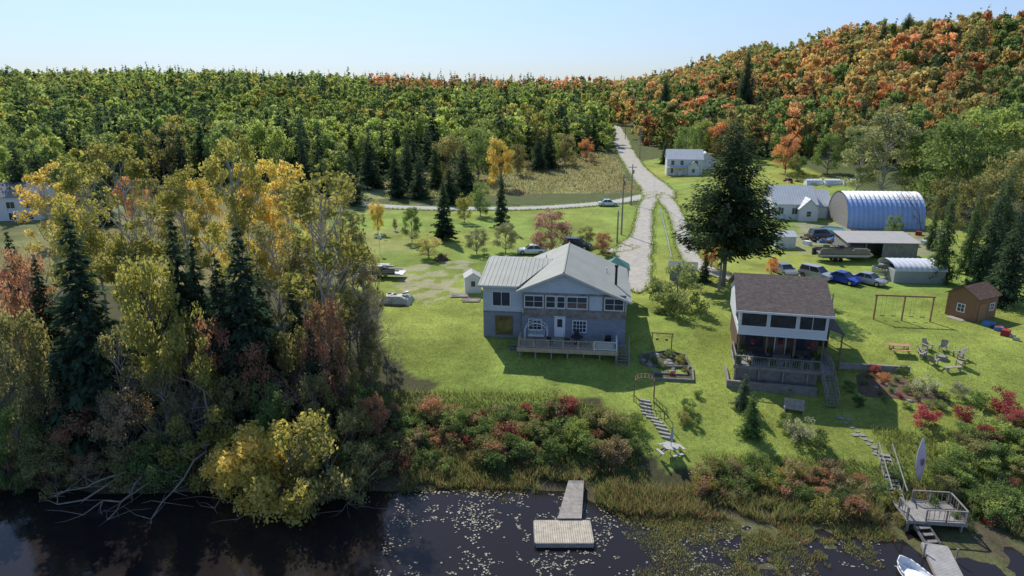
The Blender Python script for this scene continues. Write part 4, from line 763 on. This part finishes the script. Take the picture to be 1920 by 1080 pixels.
x,y,z=G(1583,492); e=thing('pontoon_boat','grey pontoon boat with railings resting on a trailer','boat',(x,y+1,z),rad(-3)); ALU=M('aluminium',(.5,.5,.5),.35,.1,2,.1,metal=.5)
for s in(-1,1):
    MB().tube((-3.7,s*.85,.95),(3.3,s*.85,.95),.3,.3,14).tube((3.3,s*.85,.95),(4.1,s*.85,1.1),.3,.05,14).obj('pontoon',[ALU],e)
MB().box(-3.8,3.8,-1.25,1.25,1.27,1.35).obj('deck',[M('boat_deck',(.25,.22,.18),.8,.2,2,.1)],e)
b=MB()
for s in(-1.2,1.2): b.box(-3.6,3.4,s-.015,s+.015,1.36,1.85); b.beam((-3.6,s,2.02),(3.4,s,2.02),.05,.05)
b.box(3.4,3.43,-1.2,1.2,1.36,1.85); 
for i in range(8):
    for s in(-1.2,1.2): b.beam((-3.6+i,s,1.36),(-3.6+i,s,2.02),.04,.04)
b.obj('railing',[M('boat_panel',(.22,.20,.17),.5,.2,1,.1)],e)
for x0,x1 in((-3.4,-1.8),(1.2,3.1)): MB().box(x0,x1,-1.1,-.5,1.36,1.75).box(x0,x1,-1.12,-.98,1.75,2.1).obj('seat',[M('boat_seat',(.36,.33,.28),.6,.1,2,.1)],e)
MB().box(-.4,.3,.2,.8,1.36,2.2).obj('console',[DARK],e); MB().tube((-1,-1.2,2.05),(-2.6,-1.2,3.0),.03,.03,6).tube((-1,1.2,2.05),(-2.6,1.2,3.0),.03,.03,6).box(-2.9,-2.3,-1.25,1.25,2.95,3.15).obj('folded_canopy',[DARK],e)
MB().box(-4.3,-3.8,-.25,.25,.9,1.9).obj('outboard_motor',[DARK],e); MB().box(-3,3,-.6,-.5,.5,.62).box(-3,3,.5,.6,.5,.62).beam((3,0,.56),(4.8,0,.5),.12,.1).obj('trailer',[BLACKM],e)
for xx in(-1.2,-.4):
    for s in(-1,1): MB().tube((xx,s*.75-.1,.3),(xx,s*.75+.1,.3),.3,.3,16).obj('wheel',[RUBBER],e)
x,y,z=G(1668,522); e=thing('covered_boat','small motorboat under a dark tarpaulin on a trailer','boat',(x,y,z+.5),rad(165)); hull(4.6,1.7,.8,ALU,e); 
MB().loft([[(-2.3,-.9,.8),(-2.3,0,1.2),(-2.3,.9,.8)],[(0,-.92,.85),(0,0,1.5),(0,.92,.85)],[(2.2,-.35,1.0),(2.2,0,1.15),(2.2,.35,1.0)]],closed=False,cap=False).obj('tarpaulin',[M('dark_tarp',(.035,.035,.04),.6,.3,3,.5)],e); MB().tube((0,-.8,-.2),(0,-.65,-.2),.3,.3,14).tube((0,.65,-.2),(0,.8,-.2),.3,.3,14).beam((-2,0,-.1),(3,0,-.1),.1,.1).obj('trailer',[BLACKM],e)
e=thing('motorboat','white fibreglass boat moored beside a grey dock','boat',(24.5,34.1,WZ-.12),rad(100)); hull(4.2,1.6,.65,WHITE,e)
for xx in(-1.2,.2): MB().box(xx-.15,xx+.15,-.68,.68,.42,.48).obj('seat',[WHITEM],e)
e=thing('dock','pale plank floating dock with gangway among lily pads','dock',(3.4,39.2,WZ)); MB().box(-1.9,1.9,-1.25,1.15,.28,.36).obj('platform',[PLANKX],e); boxes('rim_board',GWOOD,e,[(-1.88,1.88,-1.31,-1.251,.02,.35),(-1.88,1.88,1.151,1.2,.02,.35),(-1.95,-1.901,-1.2,1.1,.02,.35),(1.901,1.95,-1.2,1.1,.02,.35)])
MB().prism([(-.25,1.21,.40),(1.35,1.21,.40),(1.95,5.6,.62),(.8,5.6,.62)],(0,0,.07)).obj('gangway',[PLANKY],e)
for p_,q_ in(((-.25,1.3,.33),(.8,5.6,.5)),((1.35,1.3,.33),(1.95,5.6,.5))): MB().beam(p_,q_,.06,.16).obj('stringer',[GWOOD],e)
for xx,yy in((-1.6,-1),(1.6,-1),(-1.6,.9),(.0,2.6),(1.5,2.6)): MB().tube((xx,yy,-1),(xx,yy,.27),.1,.1,8).obj('post',[GWOOD],e)
e=thing('viewing_platform','grey weathered platform with railings above the shore','deck',(28.4,40.5,-3.55),rad(-6)); MB().box(-1.9,1.9,-1.2,1.2,-.12,0).obj('floor',[GWOOD],e); boxes('rim_board',GWOOD,e,[(-1.92,1.92,-1.26,-1.201,-.22,.02),(-1.92,1.92,1.201,1.25,-.22,.02)])
for xx in(-1.7,1.7):
    for yy in(-1.0,1.0): MB().box(xx-.06,xx+.06,yy-.06,yy+.06,-1.6,-.12).obj('post',[GWOOD],e)
railing(e,(-.7,-1.15,0),(1.85,-1.15,0),.85,DRW,.3,1.3); railing(e,(1.85,-1.1,0),(1.85,1.1,0),.85,DRW,.3,1.3); railing(e,(-.6,1.15,0),(1.8,1.15,0),.85,DRW,.3,1.3); railing(e,(-1.85,-1.1,0),(-1.85,.2,0),.85,DRW,.3,1.3)
x,y,z=G(1657,852); stairs((x,y,z+.1),(27.0,41.75,-3.55),.75,GWOOD,'weathered wooden steps with railings down to a platform',nst=11); stairs((27.2,39.25,-3.6),(27.3,37.9,-4.2),.9,DRW,'short grey wooden steps down to the dock',rail=False)
e=thing('dock','grey plank dock floating beside the shore steps','dock',(26.6,35.2,WZ),rad(-16)); MB().box(-.75,.75,-4,2.8,.2,.3).obj('platform',[M('grey_planks_dock',(.36,.35,.34),.85,.2,2,.4,rib=('Y',.15,2,.7))],e); boxes('rim_board',GWOOD,e,[(-.80,-.751,-3.9,2.7,.05,.28),(.751,.80,-3.9,2.7,.05,.28)])
for xx in(-.9,.9): MB().tube((xx,1.6,-1),(xx,1.6,1.0),.06,.06,8).obj('post',[GWOOD],e)
# kayak
x,y,z=G(1722,905); e=thing('kayak','pink and white kayak stood on end against a shrub','kayak',(x,y,z),0); b=MB(); rings=[]
for i in range(15):
    t=i/14; w=.36*math.sin(math.pi*min(.985,max(.015,t)))**.7; rings.append([(w*math.cos(a)*1.0,.16*w/.36*math.sin(a)+.35*t,3.4*t) for a in np.arange(10)*2*math.pi/10])
b.loft(rings); b.obj('hull',[M('kayak_plastic',(.62,.42,.50),.35,.1,1.2,0,col2=(.72,.68,.74))],e,smooth=True); MB().add([(.13*math.cos(a),-.06,1.7+.3*math.sin(a)) for a in np.arange(12)*math.pi/6],[tuple(range(12))]).obj('cockpit',[M('kayak_cockpit',(.25,.12,.18),.5,.2,2,0)],e)
# ---------------------------------------------------------------- garden things
GH=G
x,y,z=GH(1690,601); e=thing('swing_set','brown timber swing frame with hanging swings on the lawn','swing set',(x,y,z),rad(-8)); e.scale=(.93,.93,.93)
for xx in(-3.1,0,3.1): MB().box(xx-.08,xx+.08,-.08,.08,-.1,2.9).obj('post',[ORW],e)
MB().box(-3.3,3.3,-.09,.09,2.9,3.08).obj('beam',[ORW],e)
for xx in(-2.2,-1.0,1.0,2.2):
    s_=mkobj('swing',None,e,(xx,0,0)); MB().box(-.25,.25,-.1,.1,.5,.54).obj('seat',[DARK],s_); MB().tube((-.22,0,.54),(-.22,0,2.9),.012,.012,4).tube((.22,0,.54),(.22,0,2.9),.012,.012,4).obj('chain',[METAL],s_)
def picnic(loc,rz,mat,label):
    e=thing('picnic_table',label,'picnic table',loc,rz); b=MB()
    for i in range(5): b.box(-.9,.9,-.38+i*.155,-.24+i*.155,.72,.76)
    b.obj('table_top',[mat],e)
    for s in(-1,1): MB().box(-.9,.9,s*.75-.14,s*.75+.14,.43,.47).obj('bench',[mat],e)
    for xx in(-.65,.65): MB().beam((xx,-.8,0),(xx,-.25,.72),.05,.1).beam((xx,.8,0),(xx,.25,.72),.05,.1).beam((xx,-.85,.4),(xx,.85,.4),.04,.09).obj('leg_frame',[mat],e)
x,y,z=GH(1685,660); picnic((x,y,z),rad(-10),M('orange_wood',(.44,.26,.15),.7,.15,2,.2),'orange stained wooden picnic table on the lawn')
def adir(loc,rz,mat=GWOOD):
    e=thing('lawn_chair','slatted wooden lawn chair beside the fire pit','chair',loc,rz,'lawn chairs around the fire pit'); b=MB()
    for i in range(5): x_=-.26+i*.115; b.add([(x_,.2,.25),(x_+.1,.2,.25),(x_+.1,.55,1.0-.03*abs(i-2)),(x_,.55,1.0-.03*abs(i-2)),(x_,.23,.24),(x_+.1,.23,.24),(x_+.1,.58,.99-.03*abs(i-2)),(x_,.58,.99-.03*abs(i-2))],[(0,1,2,3),(4,7,6,5),(0,3,7,4),(1,5,6,2),(3,2,6,7)])
    b.obj('backrest',[mat],e); MB().prism([(-.27,-.3,.37),(.27,-.3,.37),(.27,.25,.25),(-.27,.25,.25)],(0,0,.03)).obj('seat',[mat],e)
    for s in(-1,1): MB().box(s*.34-.07,s*.34+.07,-.35,.35,.55,.58).obj('armrest',[mat],e); MB().box(s*.31-.02,s*.31+.02,-.3,-.2,0,.55).box(s*.31-.02,s*.31+.02,.25,.35,0,.55).obj('leg',[mat],e)
x,y,z=GH(1765,672); e=thing('fire_pit','square stone fire pit with timber edging on the lawn','fire pit',(x,y,z)); MB().tube((0,0,-.1),(0,0,.25),.55,.5,12,cap=False).tube((0,0,-.1),(0,0,.27),.38,.38,12).obj('rim',[STONE],e)
for k in range(6):
    a=k*.92-.9; X_=x+1.55*math.cos(a); Y_=y+1.7*math.sin(a); adir((X_,Y_,hz(X_,Y_)),a-math.pi/2,GWOOD if k%3 else M('pale_wood',(.42,.36,.27),.8,.1,2,.2))
for dx_,dy_,r in((-.2,-2.2,.1),(-1.7,.6,1.2)):
    e=thing('log_bench','plank bench beside the fire pit','bench',(x+dx_,y+dy_,hz(x+dx_,y+dy_)),r,'benches by the fire pit'); MB().box(-.8,.8,-.18,.18,.38,.44).obj('seat',[WOOD],e); MB().box(-.65,-.5,-.15,.15,0,.38).obj('leg',[WOOD],e); MB().box(.5,.65,-.15,.15,0,.38).obj('leg',[WOOD],e)
x,y,z=GH(1488,772); e=thing('garden_bench','pale wooden garden lounge seat on the lawn','bench',(x,y,z),rad(-20)); MB().box(-.8,.8,-.4,.3,.35,.42).obj('seat',[WOOD],e); MB().add([(-.8,.3,.42),(.8,.3,.42),(.8,.5,.95),(-.8,.5,.95),(-.8,.34,.42),(.8,.34,.42),(.8,.54,.95),(-.8,.54,.95)],[(0,1,2,3),(4,7,6,5),(3,2,6,7),(0,3,7,4),(1,5,6,2)]).obj('backrest',[WOOD],e)
for xx in(-.72,.72): MB().box(xx-.04,xx+.04,-.38,.3,0,.35).obj('leg',[WOOD],e)
x,y,z=TBX,TBY,hz(TBX,TBY); TW=M('table_grey_wood',(.40,.39,.37),.8,.2,3,.3); e=thing('octagonal_picnic_table','grey octagonal picnic table with closed umbrella','picnic table',(x,y,z)); e.scale=(.85,.85,1); MB().tube((0,0,.7),(0,0,.75),.75,.75,8).obj('table_top',[TW],e)
for k in range(0,8,2):
    a=k*math.pi/4+math.pi/8; r0_,r1_=1.0,1.28; w0_,w1_=.5,.58; c_,s_=math.cos(a),math.sin(a)
    MB().prism([(r0_*c_-s_*w0_,r0_*s_+c_*w0_,.43),(r1_*c_-s_*w1_,r1_*s_+c_*w1_,.43),(r1_*c_+s_*w1_,r1_*s_-c_*w1_,.43),(r0_*c_+s_*w0_,r0_*s_-c_*w0_,.43)],(0,0,.05)).obj('bench',[TW],e)
b=MB()
for k in range(4): a=k*math.pi/2+math.pi/8; b.beam((1.1*math.cos(a),1.1*math.sin(a),.38),(0,0,.6),.06,.09); b.beam((1.1*math.cos(a),1.1*math.sin(a),0),(.6*math.cos(a),.6*math.sin(a),.7),.06,.08)
b.obj('leg_frame',[TW],e); u_=mkobj('umbrella',None,e); MB().tube((0,0,0),(0,0,2.3),.03,.03,6).obj('pole',[METAL],u_); MB().tube((0,0,1.1),(0,0,1.5),.13,.16,8).tube((0,0,1.5),(0,0,2.35),.16,.02,8).obj('canopy',[M('grey_canvas',(.42,.42,.40),.8,.1,3,.2)],u_)
x,y,z=GH(1207,748); e=thing('garden_arbor','rustic arched wooden arbor at the top of the steps','arbor',(x,y,z),rad(-10))
RBW=M('red_brown_wood',(.26,.15,.10),.8,.2,2,.3)
for s in(-.45,.45):
    b=MB(); pr=None
    for k in range(9):
        a=math.pi*k/8; q=(.85*math.cos(a),s,1.7+.5*math.sin(a))
        if pr: b.tube(pr,q,.04,.04,6)
        pr=q
    b.tube((-.85,s,-.2),(-.85,s,1.7),.05,.045,6); b.tube((.85,s,-.2),(.85,s,1.7),.05,.045,6); b.obj('arch',[RBW],e)
b=MB()
for k in range(1,8): a=math.pi*k/8; b.tube((.85*math.cos(a),-.5,1.7+.5*math.sin(a)),(.85*math.cos(a),.5,1.7+.5*math.sin(a)),.025,.025,5)
for zz in(.4,.8,1.2): 
    for s in(-.85,.85): b.tube((s,-.45,zz),(s,.45,zz),.02,.02,5)
b.obj('crossbars',[RBW],e)
p=[GH(*q) for q in((1208,752),(1215,778),(1232,792),(1252,822))]
sm=MB().box(-.5,.5,-.12,.12,-.12,.08).mesh('step',[CONC])
E=thing('bank_steps','timber and concrete garden steps descending the bank','steps',p[0]); t0=np.array(p[0]); pts=catmull(p,.45)
for k,q in enumerate(pts):
    o=mkobj('step',sm,E,(q[0]-t0[0],q[1]-t0[1],hz(q[0],q[1])+.04-t0[2]),rad(-25+random.uniform(-5,5)))
b=MB(); pr=None
for q in pts[3::3]:
    c_=(q[0]-t0[0]+.65,q[1]-t0[1]+.2,hz(q[0],q[1])-t0[2]); b.tube(c_,(c_[0],c_[1],c_[2]+.8),.03,.03,6)
    if pr: b.tube(pr,(c_[0],c_[1],c_[2]+.8),.025,.025,6)
    pr=(c_[0],c_[1],c_[2]+.8)
b.obj('handrail',[BLACKM],E)
def bed(pts,mat,name,lab,hh=.25,fill=None):
    P=[GH(*q) for q in pts]; e=thing(name,lab,'garden bed',P[0]); n_=len(P); b=MB(); o_=Vector(P[0])
    for i in range(n_):
        a=Vector(P[i])-o_; c=Vector(P[(i+1)%n_])-o_; a.z+=hh/2;c.z+=hh/2; b.beam(a,c,.14,hh)
    b.obj('edging',[mat],e); MB().add([Vector(q)-o_+Vector((0,0,hh*.5)) for q in P],[tuple(range(n_))]).obj('soil',[fill or M('garden_soil',(.09,.09,.045),.95,.4,3,.8)],e); return e
bed([(1200,668),(1250,660),(1285,668),(1292,690),(1240,690),(1205,684)],M('dark_stone',(.17,.16,.15),.9,.4,2,.8),'rock_garden','terraced rock garden bed beside the house',.22); bed([(1225,712),(1300,716),(1298,692),(1290,692),(1288,706),(1225,702)],DRW,'raised_bed','long timber edged raised bed with low plants',.25)
MUL=M('red_mulch',(.16,.085,.06),.95,.4,3,.9,col2=(.20,.14,.09))
P=[GH(*q) for q in((1605,704),(1640,696),(1725,716),(1775,745),(1778,762),(1740,760),(1680,748),(1615,740))]
cx=sum(q[0] for q in P)/8; cy=sum(q[1] for q in P)/8; vs=[];N_=10; fs=[]; PP=catmull([(*q[:2],0) for q in P+[P[0]]],.5)[:,:2]; n_=len(PP)
for k in range(N_+1):
    for q in PP: X_=cx+(q[0]-cx)*k/N_; Y_=cy+(q[1]-cy)*k/N_; vs.append((X_,Y_,hz(X_,Y_)+.06-(.05 if k==N_ else 0)))
for k in range(N_):
    for i in range(n_-1): fs.append((k*n_+i,k*n_+i+1,(k+1)*n_+i+1,(k+1)*n_+i))
o=MB().add(vs,fs).obj('mulch_bed',[MUL]); o['kind']='structure'
def stone_obj(X_,Y_,s,lab,grp,flat=.35,name='stone'):
    b=MB(); rings=[]
    for k,(zz,rr) in enumerate(((0,.8),(.5,1),(.9,.75),(1,.4))): rings.append([(s*rr*math.cos(a)*random.uniform(.8,1.1),s*rr*math.sin(a)*random.uniform(.8,1.1),s*zz*flat*2) for a in np.arange(8)*math.pi/4])
    o=b.loft(rings).obj(name,[STONE],None,(X_,Y_,hz(X_,Y_)-.03)); tag(o,lab,'stone',grp)
for px,py in [(1575,783),(1585,792),(1597,800),(1608,808),(1617,815),(1622,823),(1628,832),(1638,838),(1645,846),(1650,853),(1590,785),(1632,826),(1604,815),(1640,850)]:
    X_,Y_,_=GH(px,py); stone_obj(X_,Y_,random.uniform(.22,.34),'flat grey stepping stone set in the lawn','stepping stones',.12,'stepping_stone')
for px,py in rpoly([(1200,660),(1290,665),(1295,700),(1210,700)],16): X_,Y_,_=GH(px,py); stone_obj(X_,Y_,random.uniform(.2,.4),'grey field stone in the rock garden','garden stones')
for px,py in rpoly([(1610,700),(1790,750),(1770,770),(1620,745)],9): X_,Y_,_=GH(px,py); stone_obj(X_,Y_,random.uniform(.15,.3),'grey field stone in red mulch','mulch stones')
P=[GH(*q) for q in((1572,690),(1705,698))]; o_=Vector(P[0]); o=MB().beam((0,0,.25),Vector(P[1])-o_+Vector((0,0,.25)),.25,.6).obj('retaining_wall',[GWOOD],None,P[0]); tag(o,'low weathered timber retaining wall in the lawn','wall')
x,y,z=GH(1240,656); e=thing('plant_stand','wooden frame with two hanging flower pots','plant stand',(x,y,z),rad(-10)); MB().box(-1,-.9,-.05,.05,-.1,1.7).obj('post',[RBW],e); MB().box(.9,1,-.05,.05,-.1,1.7).obj('post',[RBW],e); MB().box(-1.1,1.1,-.06,.06,1.7,1.8).obj('beam',[RBW],e)
for xx in(-.45,.45): MB().tube((xx,0,1.0),(xx,0,1.25),.12,.18,10).tube((xx,0,1.25),(xx,0,1.7),.008,.008,3).obj('flower_pot',[ORW],e)
def pole(px,py,top,grp='utility poles along the road',arm=True):
    x,y,z=GH(px,py); H=R(px,top,y)[2]-z; e=thing('utility_pole','weathered wooden utility pole beside the gravel road','utility pole',(x,y,z),0,grp); MB().tube((0,0,-.3),(0,0,H),.16,.1,8).obj('shaft',[GWOOD],e)
    if arm: MB().box(-.9,.9,-.06,.06,H-.7,-.56+H).obj('crossarm',[GWOOD],e)
    MB().tube((.28,0,H-2),(.28,0,H-1.2),.17,.17,8).obj('transformer',[METAL],e) if arm else None
    return Vector((x,y,z+H-.5))
A=[pole(1199,300,235),pole(1183,385,308),pole(1165,440,326),pole(1157,455,395,arm=False),pole(1172,262,222,arm=False),pole(1348,545,440,arm=False)]
def wire(a,b_,sag=1.0):
    b=MB(); pr=a; 
    for i in range(1,13):
        t=i/12; q=a.lerp(b_,t)-Vector((0,0,sag*4*t*(1-t))); b.tube(pr,q,.015,.015,4,cap=False); pr=q
    o=b.obj('power_line',[BLACKM]); tag(o,'thin black overhead power line between poles','power line','power lines')
wire(A[4],A[0]);wire(A[0],A[1]);wire(A[1],A[2]);wire(A[2],A[5]); wire(A[2],Vector((4,74,7.0)))
p=catmull([GH(*q) for q in((1238,398),(1245,430),(1252,460),(1258,492))],2.6); o_=Vector(p[0]); e=thing('rope_fence','low white post and rope fence on the grass strip','fence',o_); pr=None
for q in p:
    q=Vector(q)-o_; MB().box(q.x-.05,q.x+.05,q.y-.05,q.y+.05,q.z-.1,q.z+.95).obj('post',[WHITEM],e)
    if pr is not None: MB().tube(pr+Vector((0,0,.8)),q+Vector((0,0,.8)),.02,.02,5).obj('rail',[WHITEM],e)
    pr=q
x,y,z=GH(712,520); e=thing('utility_trailer','flat trailer stacked with weathered white boards and junk','trailer',(x,y,z),rad(-4)); MB().box(-3.4,3.4,-1.1,1.1,.6,.72).obj('bed',[METAL],e)
for k in range(34):
    xx=random.uniform(-3.0,1.8);yy=random.uniform(-1.0,.6);l=random.uniform(.8,2.2); zz=.73+.16*(k//6); MB().box(xx,xx+min(l,3.3-xx),yy,yy+.4,zz,zz+.14).obj('board',[random.choice([WHITE,CONC,GWOOD,WOOD,METAL])],e)
for xx in(-.5,.4):
    for s in(-1,1): MB().tube((xx,s*1.2-.1,.32),(xx,s*1.2+.1,.32),.32,.32,14).obj('wheel',[RUBBER],e)
x,y,z=GH(742,572); e=thing('covered_woodpile','low pile covered with a pale tarpaulin on the lawn','pile',(x,y+1,z),rad(-8)); b=MB(); n_=14; vs=[]
for j in range(n_+1):
    for i in range(n_+1):
        u_=i/n_*2-1; v_=j/n_*2-1; vs.append((u_*1.8,v_*1.3,(1-max(abs(u_),abs(v_))**7)*(.75+.4*float(vn(i,j,2.3,5)))+.02))
b.add(vs,[(j*(n_+1)+i,j*(n_+1)+i+1,(j+1)*(n_+1)+i+1,(j+1)*(n_+1)+i) for j in range(n_) for i in range(n_)]).obj('tarpaulin',[M('pale_tarp',(.36,.40,.34),.6,.4,1.5,.4,col2=(.62,.60,.55))],e)
for k in range(3): MB().tube((-1.9+random.random(),-1.5+.15*k,.12),(1.2+random.random()*.7,-1.55+.15*k,.12),.07,.07,6).obj('log',[BROWN],e)
for k in range(5): s=random.uniform(.25,.45); a=random.uniform(-1.2,1.2); MB().prism([(a,-.3+.2*k-.3,1.1),(a+s,-.3+.2*k-.3,1.1),(a+s,-.3+.2*k-.3,1.1+s*.6),(a,-.3+.2*k-.3,1.1+s*.5)],(0,s,0)).obj('box',[random.choice([WHITE,CONC,WOOD])],e)
x,y,z=GH(828,488); e=thing('brush_pile','rusty brown brush pile for burning on the lawn','brush pile',(x,y,z)); sg=[]
for k in range(140):
    a=random.random()*6.28; sg.append(((1.5*math.cos(a)*random.random(),1.5*math.sin(a)*random.random(),.02),(1.1*math.cos(a+2)*random.random(),1.1*math.sin(a+2)*random.random(),random.uniform(.3,1.1)),.06,.02))
mkobj('branches',Tmesh('branches',tubes(sg,4),BROWN),e)
x,y,z=GH(713,478); e=thing('birdhouse','white birdhouse on a tall thin pole','birdhouse',(x,y,z)); MB().tube((0,0,-.1),(0,0,2.6),.04,.04,6).obj('pole',[WHITEM],e); MB().prism([(-.25,-.25,2.6),(.25,-.25,2.6),(.25,-.25,3.0),(0,-.25,3.25),(-.25,-.25,3.0)],(0,.5,0)).obj('box',[WHITE],e)
for px,py,mt,lab in [(860,556,CONC,'pale tarp-wrapped bundle lying on the lawn'),(880,565,WOOD,'stack of weathered boards lying on the lawn')]:
    x,y,z=GH(px,py); b=MB(); [b.beam((-1+random.random()*.3,k*.18-.4,.08+.06*(k%3)),(1+random.random()*.3,k*.2-.4,.1+.05*(k%2)),.16,.08) for k in range(6)]; o=b.obj('board_pile',[mt],None,(x,y,z)); tag(o,lab,'boards')
CLM=[WHITE,DARK,BROWN,METAL,REDF,M('blue_plastic',(.08,.2,.5),.5,.1,2,.1),WOOD]
for px,py in rpoly([(1500,440),(1600,425),(1620,460),(1540,470),(1490,455)],24)+rpoly([(1450,335),(1540,335),(1560,350),(1460,352)],12)+rpoly([(1650,432),(1760,440),(1770,470),(1730,470)],14)+rpoly([(1840,600),(1910,635),(1915,645),(1850,615)],7):
    x,y,z=GH(px,py); s=random.uniform(.3,.7); b=MB(); b.prism([(-s,-s*.6,0),(s,-s*.6,0),(s*.9,-s*.6,s*.9),(-s*.85,-s*.6,s*1.0)],(0,s*1.2,0)); o=b.obj('storage_crate',[random.choice(CLM)],None,(x,y,z),random.random()*3); tag(o,'assorted stored crate in the cluttered yard','crate','yard clutter')
x,y,z=GH(1560,440); e=thing('garden_pool','round above-ground pool with pale blue wall','pool',(x,y,z)); MB().tube((0,0,0),(0,0,1.1),2.0,2.0,24,cap=False).obj('wall',[M('pool_wall',(.3,.5,.55),.5,.1,1,.1)],e); MB().tube((0,0,.9),(0,0,.95),1.97,1.97,24).obj('cover',[M('pool_cover',(.10,.22,.26),.2,.1,1,.1)],e)
# ---------------------------------------------------------------- camera, light, world
cam=bpy.data.cameras.new('camera'); co=bpy.data.objects.new('camera',cam); COL.objects.link(co); co.location=(0,0,CH); co.rotation_euler=(rad(90)-PIT,0,0); cam.lens=24; cam.sensor_width=36; cam.clip_end=8000; cam.clip_start=.5; sc.camera=co
el=rad(44); az=rad(-22)
sd=Vector((math.sin(az)*math.cos(el),math.cos(az)*math.cos(el),math.sin(el)))
sl=bpy.data.lights.new('sun','SUN'); sl.energy=5.0; sl.angle=rad(.53); sl.color=(1,.945,.85); so=bpy.data.objects.new('sun',sl); COL.objects.link(so); so.rotation_euler=(-sd).to_track_quat('-Z','Y').to_euler(); so.location=(-40,100,120)
wd=bpy.data.worlds.new('World'); sc.world=wd; wd.use_nodes=True; n=wd.node_tree; n.nodes.clear(); L=n.links.new
o=n.nodes.new('ShaderNodeOutputWorld'); bg=n.nodes.new('ShaderNodeBackground'); sk=n.nodes.new('ShaderNodeTexSky'); sk.sky_type='NISHITA'; sk.sun_disc=False; sk.sun_elevation=el; sk.sun_rotation=az; sk.air_density=1.0; sk.dust_density=.1; sk.ozone_density=3.0
tc=n.nodes.new('ShaderNodeTexCoord'); sx=n.nodes.new('ShaderNodeSeparateXYZ'); L(tc.outputs['Generated'],sx.inputs[0])
cr=n.nodes.new('ShaderNodeValToRGB'); L(sx.outputs[2],cr.inputs[0]); e0=cr.color_ramp.elements; e0[0].position=0.0; e0[0].color=(.43,.49,.68,1); e0[1].position=.5; e0[1].color=(1,1,1,1); e1=cr.color_ramp.elements.new(.12); e1.color=(.78,.76,.90,1)
mu=n.nodes.new('ShaderNodeMix'); mu.data_type='RGBA'; mu.blend_type='MULTIPLY'; mu.inputs[0].default_value=1; L(sk.outputs[0],mu.inputs[6]); L(cr.outputs[0],mu.inputs[7])
L(mu.outputs[2],bg.inputs[0]); L(bg.outputs[0],o.inputs[0]); bg.inputs[1].default_value=.15
sc.view_settings.view_transform='Standard'; sc.view_settings.look='None'; sc.view_settings.exposure=0
